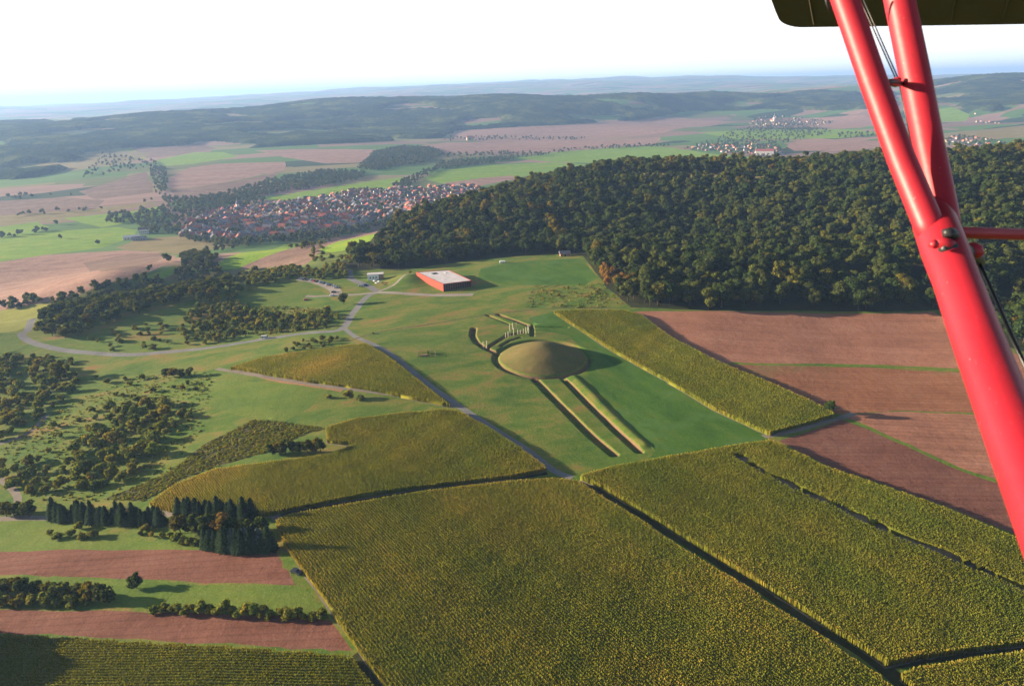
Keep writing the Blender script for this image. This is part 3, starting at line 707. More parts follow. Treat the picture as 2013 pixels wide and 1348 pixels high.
def conifer(seed, w_, h_, nq, base=.8):
    r = np.random.default_rng(seed); V = []; Qs = []; TN = []; nb = 0
    n = 10; rings = 9; vs = []
    for i in range(rings):
        t = i/(rings-1); rr = w_/2*(1-t)**.5*(.82 if i % 2 else .62)+.05
        for j in range(n): a = 2*np.pi*j/n+i*.3; vs.append((rr*math.cos(a)*r.uniform(.8, 1.15), rr*math.sin(a)*r.uniform(.8, 1.15), base+(h_-base)*t))
    qs = [(i*n+j, i*n+(j+1) % n, (i+1)*n+(j+1) % n, (i+1)*n+j) for i in range(rings-1) for j in range(n)]
    V.append(np.array(vs)); Qs.append(np.array(qs)); TN.append(np.full(len(vs), .15)); nb = len(vs)
    t = 1-np.sqrt(r.uniform(0, 1, nq)); t = np.clip(t, 0, .97); a = r.uniform(0, 2*np.pi, nq); rr = w_/2*(1-t)**.5*r.uniform(.75, 1.15, nq)+.05
    z_ = base+(h_-base)*t; o = np.column_stack([np.cos(a), np.sin(a), np.zeros(nq)]); P_ = o*rr[:, None]; P_[:, 2] = z_
    side = np.column_stack([-np.sin(a), np.cos(a), np.zeros(nq)])*(.3+.4*(1-t))[:, None]*r.uniform(.5, 1.1, nq)[:, None]
    dn = o*.55; dn[:, 2] = -.35; dn = dn*(r.uniform(.5, 1.2, nq)*(.7+.6*(1-t)))[:, None]; dn[:, 2] += r.uniform(-.1, .35, nq)
    q = np.stack([P_-side*.4-dn*.5, P_+side*.4-dn*.5, P_+side*.5+dn*.6, P_-side*.5+dn*.6], 1).reshape(-1, 3)
    V.append(q); Qs.append(np.arange(nq*4).reshape(-1, 4)+nb); TN.append(np.repeat(r.uniform(.1, 1, nq), 4))
    return np.concatenate(V), np.concatenate(Qs), np.concatenate(TN)

FH = [(0, (.5, .72, .75)), (.3, (.78, .92, .8)), (.55, (1, 1, 1)), (.75, (1.4, 1.3, .9)), (.88, (1.8, 1.4, .8)), (.96, (2.0, 1.15, .55)), (1, (2.5, 1.5, .6))]
BH = [(0, (.75, .9, .8)), (.4, (1, 1, .9)), (.75, (1.35, 1.1, .9)), (1, (1.7, 1.15, .85))]
M['forest_leaf'] = leaf_mat('forest_leaves', (.010, .018, .008), (.13, .148, .040), FH)
M['forest_leaf_i'] = leaf_mat('forest_tree_leaves', (.010, .018, .008), (.13, .148, .040), FH, indiv=True)
M['bush_leaf_i'] = leaf_mat('shrub_leaves', (.028, .042, .012), (.30, .31, .055), BH, indiv=True)
M['bush_leaf'] = leaf_mat('scrub_leaves', (.028, .042, .012), (.27, .27, .05), BH)
M['pale_leaf_i'] = leaf_mat('pale_green_leaves', (.05, .08, .02), (.27, .31, .06), BH, indiv=True)
M['needle_i'] = leaf_mat('conifer_needles', (.012, .022, .013), (.045, .068, .032), [(0, (.8, .9, .9)), (.7, (1.1, 1.1, 1)), (1, (1.3, 1.35, 1.5))], .1, indiv=True)
M['blue_needle_i'] = leaf_mat('blue_spruce_needles', (.03, .045, .045), (.10, .13, .13), [(0, (.9, .9, 1)), (1, (1.1, 1.1, 1))], .1, indiv=True)
M['autumn_i'] = leaf_mat('autumn_leaves', (.12, .06, .018), (.38, .20, .045), [(0, (.8, .9, .8)), (1, (1.15, 1.05, 1))], indiv=True)
M['far_leaf'] = leaf_mat('valley_tree_leaves', (.03, .045, .022), (.085, .11, .045), BH)
M['bark'] = plain('bark', (.09, .065, .045), .95, .1, .4, 6)

def trunk_mesh(h_, r_, limbs=5, seed=0):
    rr = random.Random(seed); mb = MB(); mb.tube((0, 0, -.5), (.05, 0, h_*.55), r_, r_*.6, 8)
    mb.tube((.05, 0, h_*.55), (.1, .1, h_*.88), r_*.6, r_*.2, 6)
    for k in range(limbs):
        a = rr.uniform(0, 6.28); z0 = h_*rr.uniform(.3, .6)
        mb.tube((0, 0, z0), (math.cos(a)*h_*.2, math.sin(a)*h_*.2, z0+h_*.2), r_*.4, r_*.12, 5)
    return mb.mesh('trunk', M['bark'], True)

REQ = []; DIRECT = {'tree': 0, 'shrub': 0}
def in_view(x, y, z, h_):
    p = np.array([x, y, z+h_*.8-CAM_H]); f = p@fwd
    if f <= 0: return False
    u_ = 1006.5+FPX*(p@rgt)/f; v_ = 674-FPX*(p@upv)/f
    if not (-60 < u_ < 2080 and v_ < 1400): return False
    t = np.linspace(.15, .985, 34); return bool((CAM_H+p[2]*t > zbase(x*t, y*t)-.5).all())
def protos(spec, mat):
    """list of (crown mesh, trunk mesh)"""
    res = []
    for s in spec:
        kind = s[0]
        if kind == 'b': _, seed, w_, h_, base, lobes, nq, qs = s; V, Q, TN = broadleaf(seed, w_, h_, base, lobes, nq, qs)
        else: _, seed, w_, h_, nq = s; V, Q, TN = conifer(seed, w_, h_, nq)
        res.append((np_mesh('crown', V, Q, M[mat], {'tone': TN, 'hue': np.full(len(V), .5)}), trunk_mesh(s[3], s[3]*.022+.05, 5, s[1]), (V, Q, TN), s[3], mat))
    return res
def place_tree(name, protos_, x, y, sc, label, cat, group, rr, trunk=True, z=None, sz=None, defer=False):
    cm, tm, raw, hh_, mt_ = protos_[rr.randrange(len(protos_))]; z = zat(x, y) if z is None else z
    if defer:
        if in_view(x, y, z, hh_*sc): REQ.append((hh_*sc/math.hypot(x, y), name, (cm, tm, raw, hh_, mt_), x, y, z, sc, label, cat, group, trunk))
        return
    if cat in DIRECT: DIRECT[cat] += 1
    if trunk:
        e = empty(name, (x, y, z-.1), rr.uniform(0, 6.28)); e.scale = (sc, sc, sc*(sz or 1))
        link('crown', cm, None, e); link('trunk', tm, None, e)
    else:
        e = link(name, cm); e.location = (x, y, z-.1); e.rotation_euler = (0, 0, rr.uniform(0, 6.28)); e.scale = (sc, sc, sc*(sz or 1))
    tag(e, label, cat, group); return e

def stuff_trees(name, variants, XY, sc, hue, mat, label, cat, which=None):
    Z = zf(XY[:, 0], XY[:, 1]); r = np.random.default_rng(5); VS = []; QS = []; TS = []; HS = []; nb = 0
    which = r.integers(0, len(variants), len(XY)) if which is None else which
    for vi, (V, Q, TN) in enumerate(variants):
        k = np.where(which == vi)[0]
        if not len(k): continue
        a = r.uniform(0, 6.28, len(k)); ca, sa = np.cos(a)*sc[k], np.sin(a)*sc[k]
        x = V[None, :, 0]*ca[:, None]-V[None, :, 1]*sa[:, None]+XY[k, 0][:, None]; y = V[None, :, 0]*sa[:, None]+V[None, :, 1]*ca[:, None]+XY[k, 1][:, None]
        z = V[None, :, 2]*sc[k][:, None]+Z[k][:, None]-.2
        VS.append(np.stack([x, y, z], -1).reshape(-1, 3)); QS.append((Q[None]+(np.arange(len(k))*len(V))[:, None, None]+nb).reshape(-1, 4)); nb += len(k)*len(V)
        TS.append(np.tile(TN, len(k))); HS.append(np.repeat(hue[k], len(V)))
    o = link(name, np_mesh(name, np.concatenate(VS), np.concatenate(QS), M[mat], {'tone': np.concatenate(TS), 'hue': np.concatenate(HS)}))
    tag(o, label, cat, None, 'stuff'); return o

# --- the forest on the hill
FOREST_PX = [(690,505),(700,528),(740,527),(790,528),(850,520),(930,508),(1050,497),(1085,496),(1150,500),(1168,528),(1192,562),(1240,601),(1400,608),(1600,608),(1845,606),(1880,634),(2009,684),(2300,735)]
FP = wpoly(FOREST_PX, [pol(2300,1150), pol(1700,1130), pol(1400,1120), pol(1200,1110), pol(1050,1060), pol(950,1010), pol(850,930), pol(760,860), pol(715,760)])
CLR = wpoly([(1085,362),(1180,345),(1300,340),(1450,342),(1560,349),(1450,355),(1300,354),(1200,358)])
P = scatter(FP, 9.2, .95, .45, 4); P = P[~inside(P[:, 0], P[:, 1], CLR)]
front = FP[:len(FOREST_PX)]
ed = seg_dist(P[:, 0], P[:, 1], front); order = np.argsort(ed+np.hypot(P[:, 0], P[:, 1])*.03)
ind = order[:150]; rest = order[150:]
VARF = [broadleaf(100+i, 10+(i % 4)*1.5, 14+(i*37 % 7), 3.0, 11, 460, .95) for i in range(10)]
r_ = np.random.default_rng(8)
hue = r_.random(len(rest)); rp = P[rest]
# more autumn colour along the top and at the western shoulder
Dr = np.hypot(rp[:, 0], rp[:, 1]); au = (Dr > 930) & (r_.random(len(rest)) < .25); hue = np.where(au, r_.uniform(.75, 1, len(rest)), hue*.9)
aw = (rp[:, 0] < 60) & (Dr > 680) & (r_.random(len(rest)) < .16); hue = np.where(aw, 1.0, hue)
stuff_trees('forest', VARF, rp, np.clip(r_.normal(.92, .22, len(rest)), .45, 1.45), hue, 'forest_leaf', 'dense dark mixed forest covering the hill behind the red building', 'forest')
print('forest trees', len(P))
PRF = protos([('b', 200+i, 11+(i % 3)*1.6, 15+(i*31 % 5), 1.6, 13, 900, .9) for i in range(9)], 'forest_leaf_i')
PRA = protos([('b', 230+i, 9, 13, 1.2, 11, 650, .9) for i in range(3)], 'autumn_i')
rr = random.Random(5)
for i in ind:
    x, y = P[i]
    if seg_dist(np.array([x]), np.array([y]), W([(1195,556),(1215,585)]))[0] < 9:
        place_tree('autumn_tree', PRA, x, y, rr.uniform(.75, 1.0), 'orange autumn tree at the forest corner beside the rough meadow', 'tree', 'autumn trees at the forest corner', rr)
    else:
        left = x < 60
        place_tree('forest_tree', PRF, x, y, rr.uniform(.78, 1.25), 'deciduous tree in the front row of the forest behind the red building' if left else 'deciduous tree in the front rows of the forest above the ploughed fields', 'tree',
                   'trees along the western forest edge' if left else 'trees along the forest edge by the ploughed land', rr)
# low shrubs closing the forest edge
PRB = protos([('b', 300+i, 4.2+(i % 3)*.5, 3.6+(i % 2)*.6, .1, 8, 330, .62) for i in range(7)], 'bush_leaf_i')
PRP = protos([('b', 330+i, 5.5, 6.5, .3, 9, 420, .75) for i in range(4)], 'pale_leaf_i')
PRT = protos([('b', 350+i, 8.0+(i % 2), 9.5+(i % 3), .8, 11, 620, .85) for i in range(6)], 'forest_leaf_i')
PRC = protos([('c', 370+i, 6.2, 10.5+(i*7 % 4)*.8, 800) for i in range(7)], 'needle_i')
PRBL = protos([('c', 390+i, 4.8, 11.0+i % 2, 620) for i in range(3)], 'blue_needle_i')

def grove(px, sp, keep, pr, scr, name, label, cat, group, seed, trunk=True, maxn=None, avoid=None):
    poly = wpoly(px); Q = scatter(poly, sp, keep, .42, seed); q = random.Random(seed)
    Z = zf(Q[:, 0], Q[:, 1]) if len(Q) else []
    if avoid is not None and len(Q):
        k = ~inside(Q[:, 0], Q[:, 1], avoid); Q = Q[k]; Z = Z[k]
    for (x, y), z in zip(Q, Z): place_tree(name, pr, x, y, q.uniform(*scr), label, cat, group, q, trunk, z, None, True)
    return len(Q)
cnt = {}
# wooded slope inside the loop of the road (left)
cnt['slope'] = grove([(78,655),(105,608),(165,570),(240,552),(300,548),(350,575),(372,592),(300,610),(230,632),(150,665),(100,672)], 9.5, .93, PRT, (.8, 1.25), 'tree', 'dark green tree in the dense wood inside the loop of the road', 'tree', 'trees of the wood inside the road loop', 21)
cnt['slope2'] = grove([(345,545),(350,520),(380,500),(420,505),(440,540),(455,575),(400,600),(360,585)], 9.0, .85, PRT, (.7, 1.1), 'tree', 'dark green tree on the upper slope beside the hay meadow strip', 'tree', 'trees at the top of the slope', 22)
cnt['mid'] = grove([(360,640),(385,600),(450,585),(500,610),(560,625),(640,612),(668,625),(640,645),(520,656),(420,672),(385,668),(350,655)], 6.2, .8, PRB, (.8, 1.6), 'shrub', 'olive shrub in the hedges above the looping road', 'shrub', 'shrubs above the looping road', 23, False)
cnt['mid2'] = grove([(440,545),(500,528),(600,530),(660,535),(640,550),(590,548),(520,560),(470,585),(440,580)], 7.0, .7, PRB, (.9, 1.8), 'shrub', 'green shrub on the hilltop beside the car park meadow', 'shrub', 'shrubs round the car park meadow', 24, False)
cnt['slope3'] = grove([(170,668),(240,640),(330,630),(390,660),(420,676),(300,690),(200,690)], 7.5, .38, PRB, (.6, 1.2), 'shrub', 'small shrub on the grass inside the road loop', 'shrub', 'scattered shrubs inside the road loop', 25, False)
cnt['plaza'] = grove([(625,545),(640,525),(670,520),(682,530),(680,552),(655,548)], 6.0, .8, PRP, (.7, 1.1), 'shrub', 'yellow green shrub between the car park and the access road', 'shrub', 'shrubs at the car park', 26, False)
cnt['roadside'] = grove([(560,690),(590,668),(665,660),(672,676),(600,690),(560,700)], 6.0, .7, PRB, (.6, 1.1), 'shrub', 'shrub between the asphalt road and the small corn field', 'shrub', 'shrubs below the road junction', 27, False)
# scrub slopes in the left foreground
cnt['scr1'] = grove([(-40,700),(60,695),(160,712),(150,770),(80,830),(0,870),(-40,870)], 6.9, .7, PRB, (.8, 1.7), 'shrub', 'bushy shrub in the thick scrub at the left edge', 'shrub', 'scrub at the left edge of the hill', 28, False)
cnt['scr2'] = grove([(200,830),(270,790),(340,790),(345,840),(300,900),(240,950),(180,975),(100,960),(130,900)], 6.2, .86, PRB, (.85, 1.8), 'shrub', 'dark bushy shrub in the hedge beside the weedy field', 'shrub', 'broad hedge beside the weedy field', 29, False)
cnt['scr3'] = grove([(0,915),(80,905),(130,950),(100,975),(20,960)], 6.5, .7, PRB, (.8, 1.5), 'shrub', 'grey green shrub above the farm track at the left', 'shrub', 'shrubs above the farm track', 30, False)
cnt['scr4'] = grove([(330,740),(380,742),(400,830),(340,830),(200,790),(160,740)], 8.5, .4, PRB, (.6, 1.2), 'shrub', 'loose shrub on the reddish grass below the road', 'shrub', 'loose shrubs below the road', 31, False)
cnt['scr5'] = grove([(60,860),(200,800),(180,850),(90,900)], 8.5, .5, PRB, (.7, 1.3), 'shrub', 'shrub on the green slope between the scrub belts', 'shrub', 'shrubs between the scrub belts', 32, False)
cnt['below'] = grove([(60,1048),(200,1030),(340,1040),(370,1072),(300,1066),(150,1060),(70,1062)], 5.0, .55, PRB, (.5, .95), 'shrub', 'low shrub on the grass below the spruce row', 'shrub', 'low shrubs below the spruce row', 33, False)
cnt['edge'] = grove([(1050,582),(1110,562),(1180,556),(1200,580),(1120,590)], 6.0, .35, PRP, (.25, .5), 'shrub', 'small yellow green shrub on the rough meadow below the forest corner', 'shrub', 'small shrubs on the rough meadow', 34, False)
cnt['val'] = grove([(560,488),(640,470),(650,500),(700,500),(690,520),(640,520),(600,510)], 9, .3, PRB, (1.0, 1.8), 'shrub', 'shrub between the strip fields above the village', 'shrub', 'shrubs between the strip fields', 35, False)

rs = random.Random(77)
def row(pts, n, pr, scr, name, label, cat, group, trunk=True, jit=.6):
    H_ = hit(pts); P_ = np.array(H_)[:, :2]; seg = np.r_[0, np.cumsum(np.hypot(*np.diff(P_, axis=0).T))]
    for k in range(n):
        s = seg[-1]*(k+.5)/n; x = np.interp(s, seg, P_[:, 0])+rs.uniform(-jit, jit); y = np.interp(s, seg, P_[:, 1])+rs.uniform(-jit, jit)
        place_tree(name, pr, x, y, rs.uniform(*scr), label, cat, group, rs, trunk)
row([(100,1020),(200,1026),(318,1030)], 30, PRC, (.62, .86), 'spruce_tree', 'dark spruce in the straight row above the low shrubs', 'conifer', 'straight row of dark spruces', True, 1.0)
row([(350,1018),(420,1016),(500,1020)], 14, PRC, (.65, .85), 'spruce_tree', 'dark spruce at the back of the dense clump by the corn field corner', 'conifer', 'spruces at the back of the clump')
row([(400,1074),(460,1082),(535,1084)], 12, PRC, (.68, .92), 'spruce_tree', 'dark spruce at the front of the clump above the ploughed strip', 'conifer', 'spruces at the front of the clump')
row([(445,1081),(525,1083)], 3, PRBL, (.8, .95), 'blue_spruce', 'bluish spruce standing out at the front of the dark clump', 'conifer', 'bluish spruces in the clump')
row([(350,1045),(420,1050),(520,1055)], 9, PRT, (.75, .95), 'tree', 'broadleaf tree in the middle of the spruce clump', 'tree', 'broadleaf trees in the spruce clump')
row([(430,1050),(450,1052)], 2, PRA, (.72, .85), 'autumn_tree', 'golden autumn tree in the middle of the spruce clump', 'tree', 'golden trees in the spruce clump')
row([(330,1060),(380,1072),(410,1078)], 6, PRB, (.8, 1.2), 'shrub', 'brownish shrub at the left end of the spruce clump', 'shrub', 'shrubs left of the spruce clump', False)
row([(0,1012),(30,1014),(70,1012)], 6, PRT, (.6, .85), 'tree', 'dark tree left of the straight spruce row', 'tree', 'dark trees left of the spruce row')
row([(300,1200),(400,1206),(500,1210),(640,1216)], 22, PRB, (.8, 1.25), 'shrub', 'dark hedge shrub in the row above the lower ploughed strip', 'shrub', 'hedge between the two ploughed strips', False)
row([(-30,1160),(60,1170),(160,1178),(230,1182)], 13, PRT, (.6, .8), 'tree', 'round dark tree in the belt at the left edge below the ploughed strip', 'tree', 'tree belt at the left edge')
row([(-40,1185),(60,1188),(180,1190)], 9, PRB, (1.0, 1.4), 'shrub', 'shrub along the foot of the dark tree belt at the left edge', 'shrub', 'shrubs at the foot of the tree belt', False)
row([(530,895),(560,893),(600,890),(640,888)], 8, PRT, (.62, .85), 'tree', 'very dark tree in the clump at the top of the domed corn field', 'tree', 'dark clump at the top of the domed corn field')
row([(320,742),(350,742),(385,740)], 4, PRT, (.6, .8), 'tree', 'rounded tree of the small group below the road', 'tree', 'small tree group below the road')
def one(px, py, pr, sc, name, label, cat, trunk=True):
    p = hit([(px, py)])[0]; place_tree(name, pr, p[0], p[1], sc, label, cat, None, rs, trunk)
one(120, 745, PRT, 1.45, 'tree', 'largest round green tree below the road bend at the left', 'tree')
one(1628, 812, PRT, .82, 'tree', 'lone tree at the corner of the corn band by the ploughed fields', 'tree')
one(676, 598, PRT, .95, 'tree', 'dark round tree beside the access road at the car park', 'tree')
one(268, 1156, PRT, .62, 'tree', 'lone round tree on the grass strip between the ploughed strips', 'tree')
one(686, 784, PRB, 1.35, 'tree', 'dark bush on the gravel path below the small corn field', 'shrub', False)
one(708, 786, PRB, 1.0, 'shrub', 'smaller bush right of the dark bush on the gravel path', 'shrub', False)
one(648, 782, PRB, .8, 'shrub', 'small round bush at the left by the gravel path', 'shrub', False)
one(303, 895, PRP, 1.35, 'tree', 'pale green round tree at the right side of the broad hedge', 'tree')
one(216, 810, PRP, 1.3, 'tree', 'pale green tree standing alone in the scrub', 'tree')
one(807, 548, PRP, .6, 'shrub', 'slim yellow green young tree left of the red building', 'tree')
one(840, 695, PRP, .42, 'shrub', 'little green bush inside the wooden enclosure', 'shrub', False)
one(733, 657, PRB, .42, 'shrub', 'tiny dark bush alone on the meadow right of the road', 'shrub', False)
one(1170, 500, PRT, .8, 'tree', 'light green tree at the inner forest corner', 'tree')
one(120, 470, PRT, 1.0, 'tree', 'lone dark tree on the bright green valley meadow', 'tree')
one(193, 480, PRT, .9, 'tree', 'small dark tree at the edge of the valley meadow by the soil', 'tree')
one(612, 480, PRT, 1.2, 'tree', 'big dark tree above the strip fields', 'tree'); one(648, 474, PRB, 1.6, 'shrub', 'dark square bush on the brown strip field', 'shrub', False)
one(600, 485, PRT, 1.0, 'tree', 'dark tree left of the big tree above the strip fields', 'tree')
print('groves', cnt)
def finish_groves():
    REQ.sort(key=lambda q: -q[0]); q2 = random.Random(4)
    for cat, lim, mat in (('tree', 292, 'forest_leaf'), ('shrub', 292, 'bush_leaf')):
        mine = [q for q in REQ if q[8] == cat]; n = max(0, lim-DIRECT[cat]); near, far = mine[:n], mine[n:]
        for _, name, pr, x, y, z, sc, label, c_, group, trunk in near: place_tree(name, [pr], x, y, sc, label, c_, group, q2, trunk, z)
        print(cat, 'individual', len(near), 'in the mass', len(far))
        if far:
            pool = {}; 
            for q in far: pool.setdefault(id(q[2][2]), (q[2][2], []))[1].append(q)
            raws = [p[0] for p in pool.values()]; idx = []; XY = []; SC = []; HU = []
            for i, (raw, qs_) in enumerate(pool.values()):
                for q in qs_: idx.append(i); XY.append((q[3], q[4])); SC.append(q[6]); HU.append(q2.uniform(.7, 1) if 'pale' in q[2][4] else q2.uniform(0, .9))
            stuff_trees('scrub' if cat == 'shrub' else 'woodland', raws, np.array(XY), np.array(SC), np.array(HU), mat,
                        'smaller and farther shrubs of the scrub on the left slopes' if cat == 'shrub' else 'smaller and farther trees of the wooded left slope', 'scrub' if cat == 'shrub' else 'wood', np.array(idx))
# tall trees just outside the left edge: they throw the long shadow over the lower strips
for k, (px, py) in enumerate([(-150,1240),(-130,1270),(-170,1215),(-120,1300),(-150,1330),(-180,1290),(-100,1225)]):
    x, y = flat_at(px, py)[:2]; place_tree('tree', PRT, x, y, 1.5, 'tall dark tree just beyond the left edge shading the lower strips', 'tree', 'tall trees beyond the left edge', rs)

finish_groves()
def tufts(name, poly, n, hgt, label, seed, lo=0., hi=.9):
    r = np.random.default_rng(seed); P_ = np.array(poly); x0, y0 = P_.min(0); x1, y1 = P_.max(0); X = r.uniform(x0, x1, n*3); Y = r.uniform(y0, y1, n*3)
    k = inside(X, Y, poly) & (r.random(len(X)) < .75+.25*np.sin(X*.11+2*np.sin(Y*.07))); X, Y = X[k][:n], Y[k][:n]; Z = zf(X, Y); m_ = len(X); VS = []; TN = []
    s_ = r.uniform(.5, 1.4, m_)
    for q in range(4):
        yaw = r.uniform(0, 3.14, m_); w_ = s_*r.uniform(.35, .6, m_); h_ = s_*hgt*r.uniform(.6, 1.2, m_); ox = r.uniform(-.35, .35, m_)*s_; oy = r.uniform(-.35, .35, m_)*s_; ln = r.uniform(-.4, .4, m_)*s_
        dx, dy = np.cos(yaw)*w_, np.sin(yaw)*w_
        VS.append(np.stack([np.column_stack([X+ox-dx, Y+oy-dy, Z-.05]), np.column_stack([X+ox+dx, Y+oy+dy, Z-.05]), np.column_stack([X+ox+dx*.6-dy*ln, Y+oy+dy*.6+dx*ln, Z+h_]), np.column_stack([X+ox-dx*.6-dy*ln, Y+oy-dy*.6+dx*ln, Z+h_])], 1).reshape(-1, 3))
        TN.append(np.repeat(r.uniform(.2, 1, m_), 4))
    V = np.concatenate(VS); tag(link(name, np_mesh(name, V, np.arange(len(V)).reshape(-1, 4), M['bush_leaf'], {'tone': np.concatenate(TN), 'hue': np.tile(np.repeat(r.uniform(lo, hi, m_), 4), 4)})), label, 'weeds', None, 'stuff')
RP = {}
for nm, mt, poly in REG: RP.setdefault(nm, []).append(poly)
tufts('weeds', RP['weedy_field'][0], 4200, .4, 'dark weedy plants covering the brown field left of the domed corn field', 90)
tufts('tall_herbs', wpoly(RGP), 420, .6, 'tall herbs on the rough meadow below the forest corner', 91)
tufts('meadow_herbs', wpoly([(0,880),(120,800),(260,740),(420,730),(400,840),(330,930),(200,985),(60,985)]), 1500, .55, 'loose herbs and saplings on the left slope', 92)
tufts('meadow_herbs', wpoly([(380,665),(430,610),(560,600),(660,612),(640,648),(500,660)]), 900, 1.0, 'tall herbs between the hedges above the road', 93)
# --- valley trees: hedges, copses and village trees
VARV = [broadleaf(400+i, 9+i % 3, 10+i % 4, .6, 6, 60, 2.4) for i in range(6)]
VP = []
def vg(px, sp, keep, seed, world=None): VP.append(scatter(wpoly(px, world), sp, keep, .42, seed))
vg([(205,440),(215,425),(330,405),(350,390),(430,385),(520,392),(520,404),(430,412),(365,438),(350,462),(300,462),(280,450),(262,440)], 14, .8, 41)
vg([(360,400),(420,388),(540,352),(640,336),(715,338),(720,350),(640,366),(560,378),(480,392),(400,404)], 13, .95, 42)
vg([(700,332),(735,300),(790,289),(850,292),(872,303),(845,318),(790,326),(735,336)], 13, 1, 43)
vg([(770,368),(800,350),(850,332),(870,318),(960,312),(1010,308),(1010,314),(960,322),(862,334),(828,352),(805,368)], 14, .9, 44)
vg([(295,330),(325,330),(330,352),(326,380),(350,398),(330,402),(305,380)], 15, .8, 45)
vg([(350,466),(450,476),(560,470),(640,460),(740,442),(800,420),(745,446),(640,466),(560,476),(450,482),(380,476)], 10, .8, 46)
vg([(0,462),(60,458),(105,448),(100,438),(115,440),(100,456),(0,470)], 15, .6, 47)
vg([(0,605),(60,590),(110,578),(130,590),(80,600),(0,612)], 9, .7, 48)
vg([(255,545),(290,535),(300,525),(330,512),(330,518),(300,540),(270,550)], 10, .5, 49)
vg([(0,425),(200,408),(300,392),(300,396),(200,413),(0,430)], 20, .6, 50)
vg([(0,388),(140,380),(140,384),(0,394)], 24, .6, 51)
vg([(870,272),(960,268),(1150,272),(1150,276),(960,276),(880,278)], 26, .5, 52)
vg([(1000,308),(1140,290),(1300,285),(1320,288),(1140,295),(1020,312)], 20, .6, 53)
vg([(1370,285),(1480,250),(1600,245),(1640,262),(1560,278),(1480,290),(1400,290)], 26, .5, 54)
vg([(1640,262),(1740,262),(1740,270),(1650,272)], 26, .6, 55)
vg([(420,478),(470,482),(540,474),(540,480),(440,492),(400,500)], 12, .5, 56)
vg([(540,470),(640,456),(700,450),(745,440),(760,446),(700,460),(600,478)], 12, .45, 57)
vg([(200,300),(300,315),(320,330),(290,330),(200,345),(150,360),(170,340)], 24, .45, 58)
vg([(860,306),(960,300),(1060,300),(1060,304),(960,308),(880,312)], 20, .6, 59)
VPOLY = wpoly([(350,464),(368,440),(430,414),(520,405),(600,393),(700,376),(800,372),(925,366),(955,376),(885,400),(800,420),(740,441),(640,460),(560,469),(450,476)])
VP.append(scatter(VPOLY, 17, .45, .45, 60))
vg([(1338,294),(1365,286),(1440,284),(1480,282),(1520,286),(1548,296),(1545,305),(1500,310),(1420,300)], 24, .7, 61)
vg([(1470,243),(1490,228),(1530,225),(1600,236),(1640,240),(1620,246),(1560,250),(1500,250)], 34, .8, 62)
vg([(1850,280),(1875,268),(1920,272),(1965,279),(1990,284),(1930,288),(1860,288)], 24, .7, 63)
vt = np.concatenate(VP); print('valley trees', len(vt))
stuff_trees('valley_trees', VARV, vt, r_.uniform(.6, 1.25, len(vt)), r_.random(len(vt)), 'far_leaf', 'hedges, copses and garden trees spread through the valley round the village', 'trees')

# --- distant wooded range: canopy sheets over the hills
m = NT('distant_canopy'); pos = m.n('NewGeometry').outputs['Position']
c = m.ramp(m.mrange(m.noise(pos, .006, 5, .65), .35, .65), [(0, (.020, .034, .018)), (.55, (.04, .06, .022)), (1, (.12, .13, .03))])
c = m.mix(m.mrange(m.noise(pos, .05, 4, .8), .3, .7), c, m.mix(.6, c, (.35, .4, .4), 'MULTIPLY'))
m.principled(c, 1, m.bump(m.noise(pos, .06, 3, .8), 8, 1), .0); M['canopy'] = m.m
def canopy(basepx, crest, label, th=15):
    poly = wpoly(basepx, crest); P_ = np.array(poly); x0, y0 = P_.min(0); x1, y1 = P_.max(0); s = 26.0
    nx, ny = int((x1-x0)/s)+2, int((y1-y0)/s)+2
    gx, gy = np.meshgrid(x0+np.arange(nx)*s, y0+np.arange(ny)*s); r = np.random.default_rng(9)
    gx = gx+r.uniform(-8, 8, gx.shape); gy = gy+r.uniform(-8, 8, gy.shape)
    # ragged outline with glades
    nzx = np.sin(gx*.006+1.7*np.sin(gy*.004))*np.sin(gy*.0075+1.1*np.sin(gx*.003))+.45*np.sin(gx*.013+gy*.004)*np.sin(gy*.016)
    ins = inside(gx.ravel(), gy.ravel(), poly).reshape(gx.shape) & (nzx < .5)
    z = zf(gx.ravel(), gy.ravel()).reshape(gx.shape)+np.where(ins, th+r.uniform(-4, 4, gx.shape), -3)
    Vv = np.column_stack([gx.ravel(), gy.ravel(), z.ravel()]); I = np.arange(nx*ny).reshape(ny, nx)
    Qd = np.stack([I[:-1, :-1], I[:-1, 1:], I[1:, 1:], I[1:, :-1]], -1).reshape(-1, 4); f = ins.ravel()
    Qd = Qd[f[Qd].any(1)]
    tag(link('distant_forest', np_mesh('distant_forest', Vv, Qd, M['canopy'])), label, 'forest', None, 'stuff')
canopy([(-250,345),(-100,352),(60,352),(130,332),(160,300),(230,290),(400,284),(500,291),(700,281),(860,272),(900,256),(1100,246),(1250,236),(1350,217),(1500,214),(1600,216),(1750,212)],
       [pol(1760,6300), pol(1600,6200), pol(1400,5700), pol(1250,5300), pol(1050,5300), pol(800,5300), pol(600,5300), pol(400,5400), pol(200,5400), pol(0,5400), pol(-250,5500)], 'long blue green wooded ridge across the distance')
canopy([(1790,200),(1850,206),(1900,212),(1960,222),(2013,228),(2300,240)], [pol(2300,7000), pol(2013,7000), pol(1850,6900), pol(1790,6600)], 'blue wooded hill at the far right behind the strut')

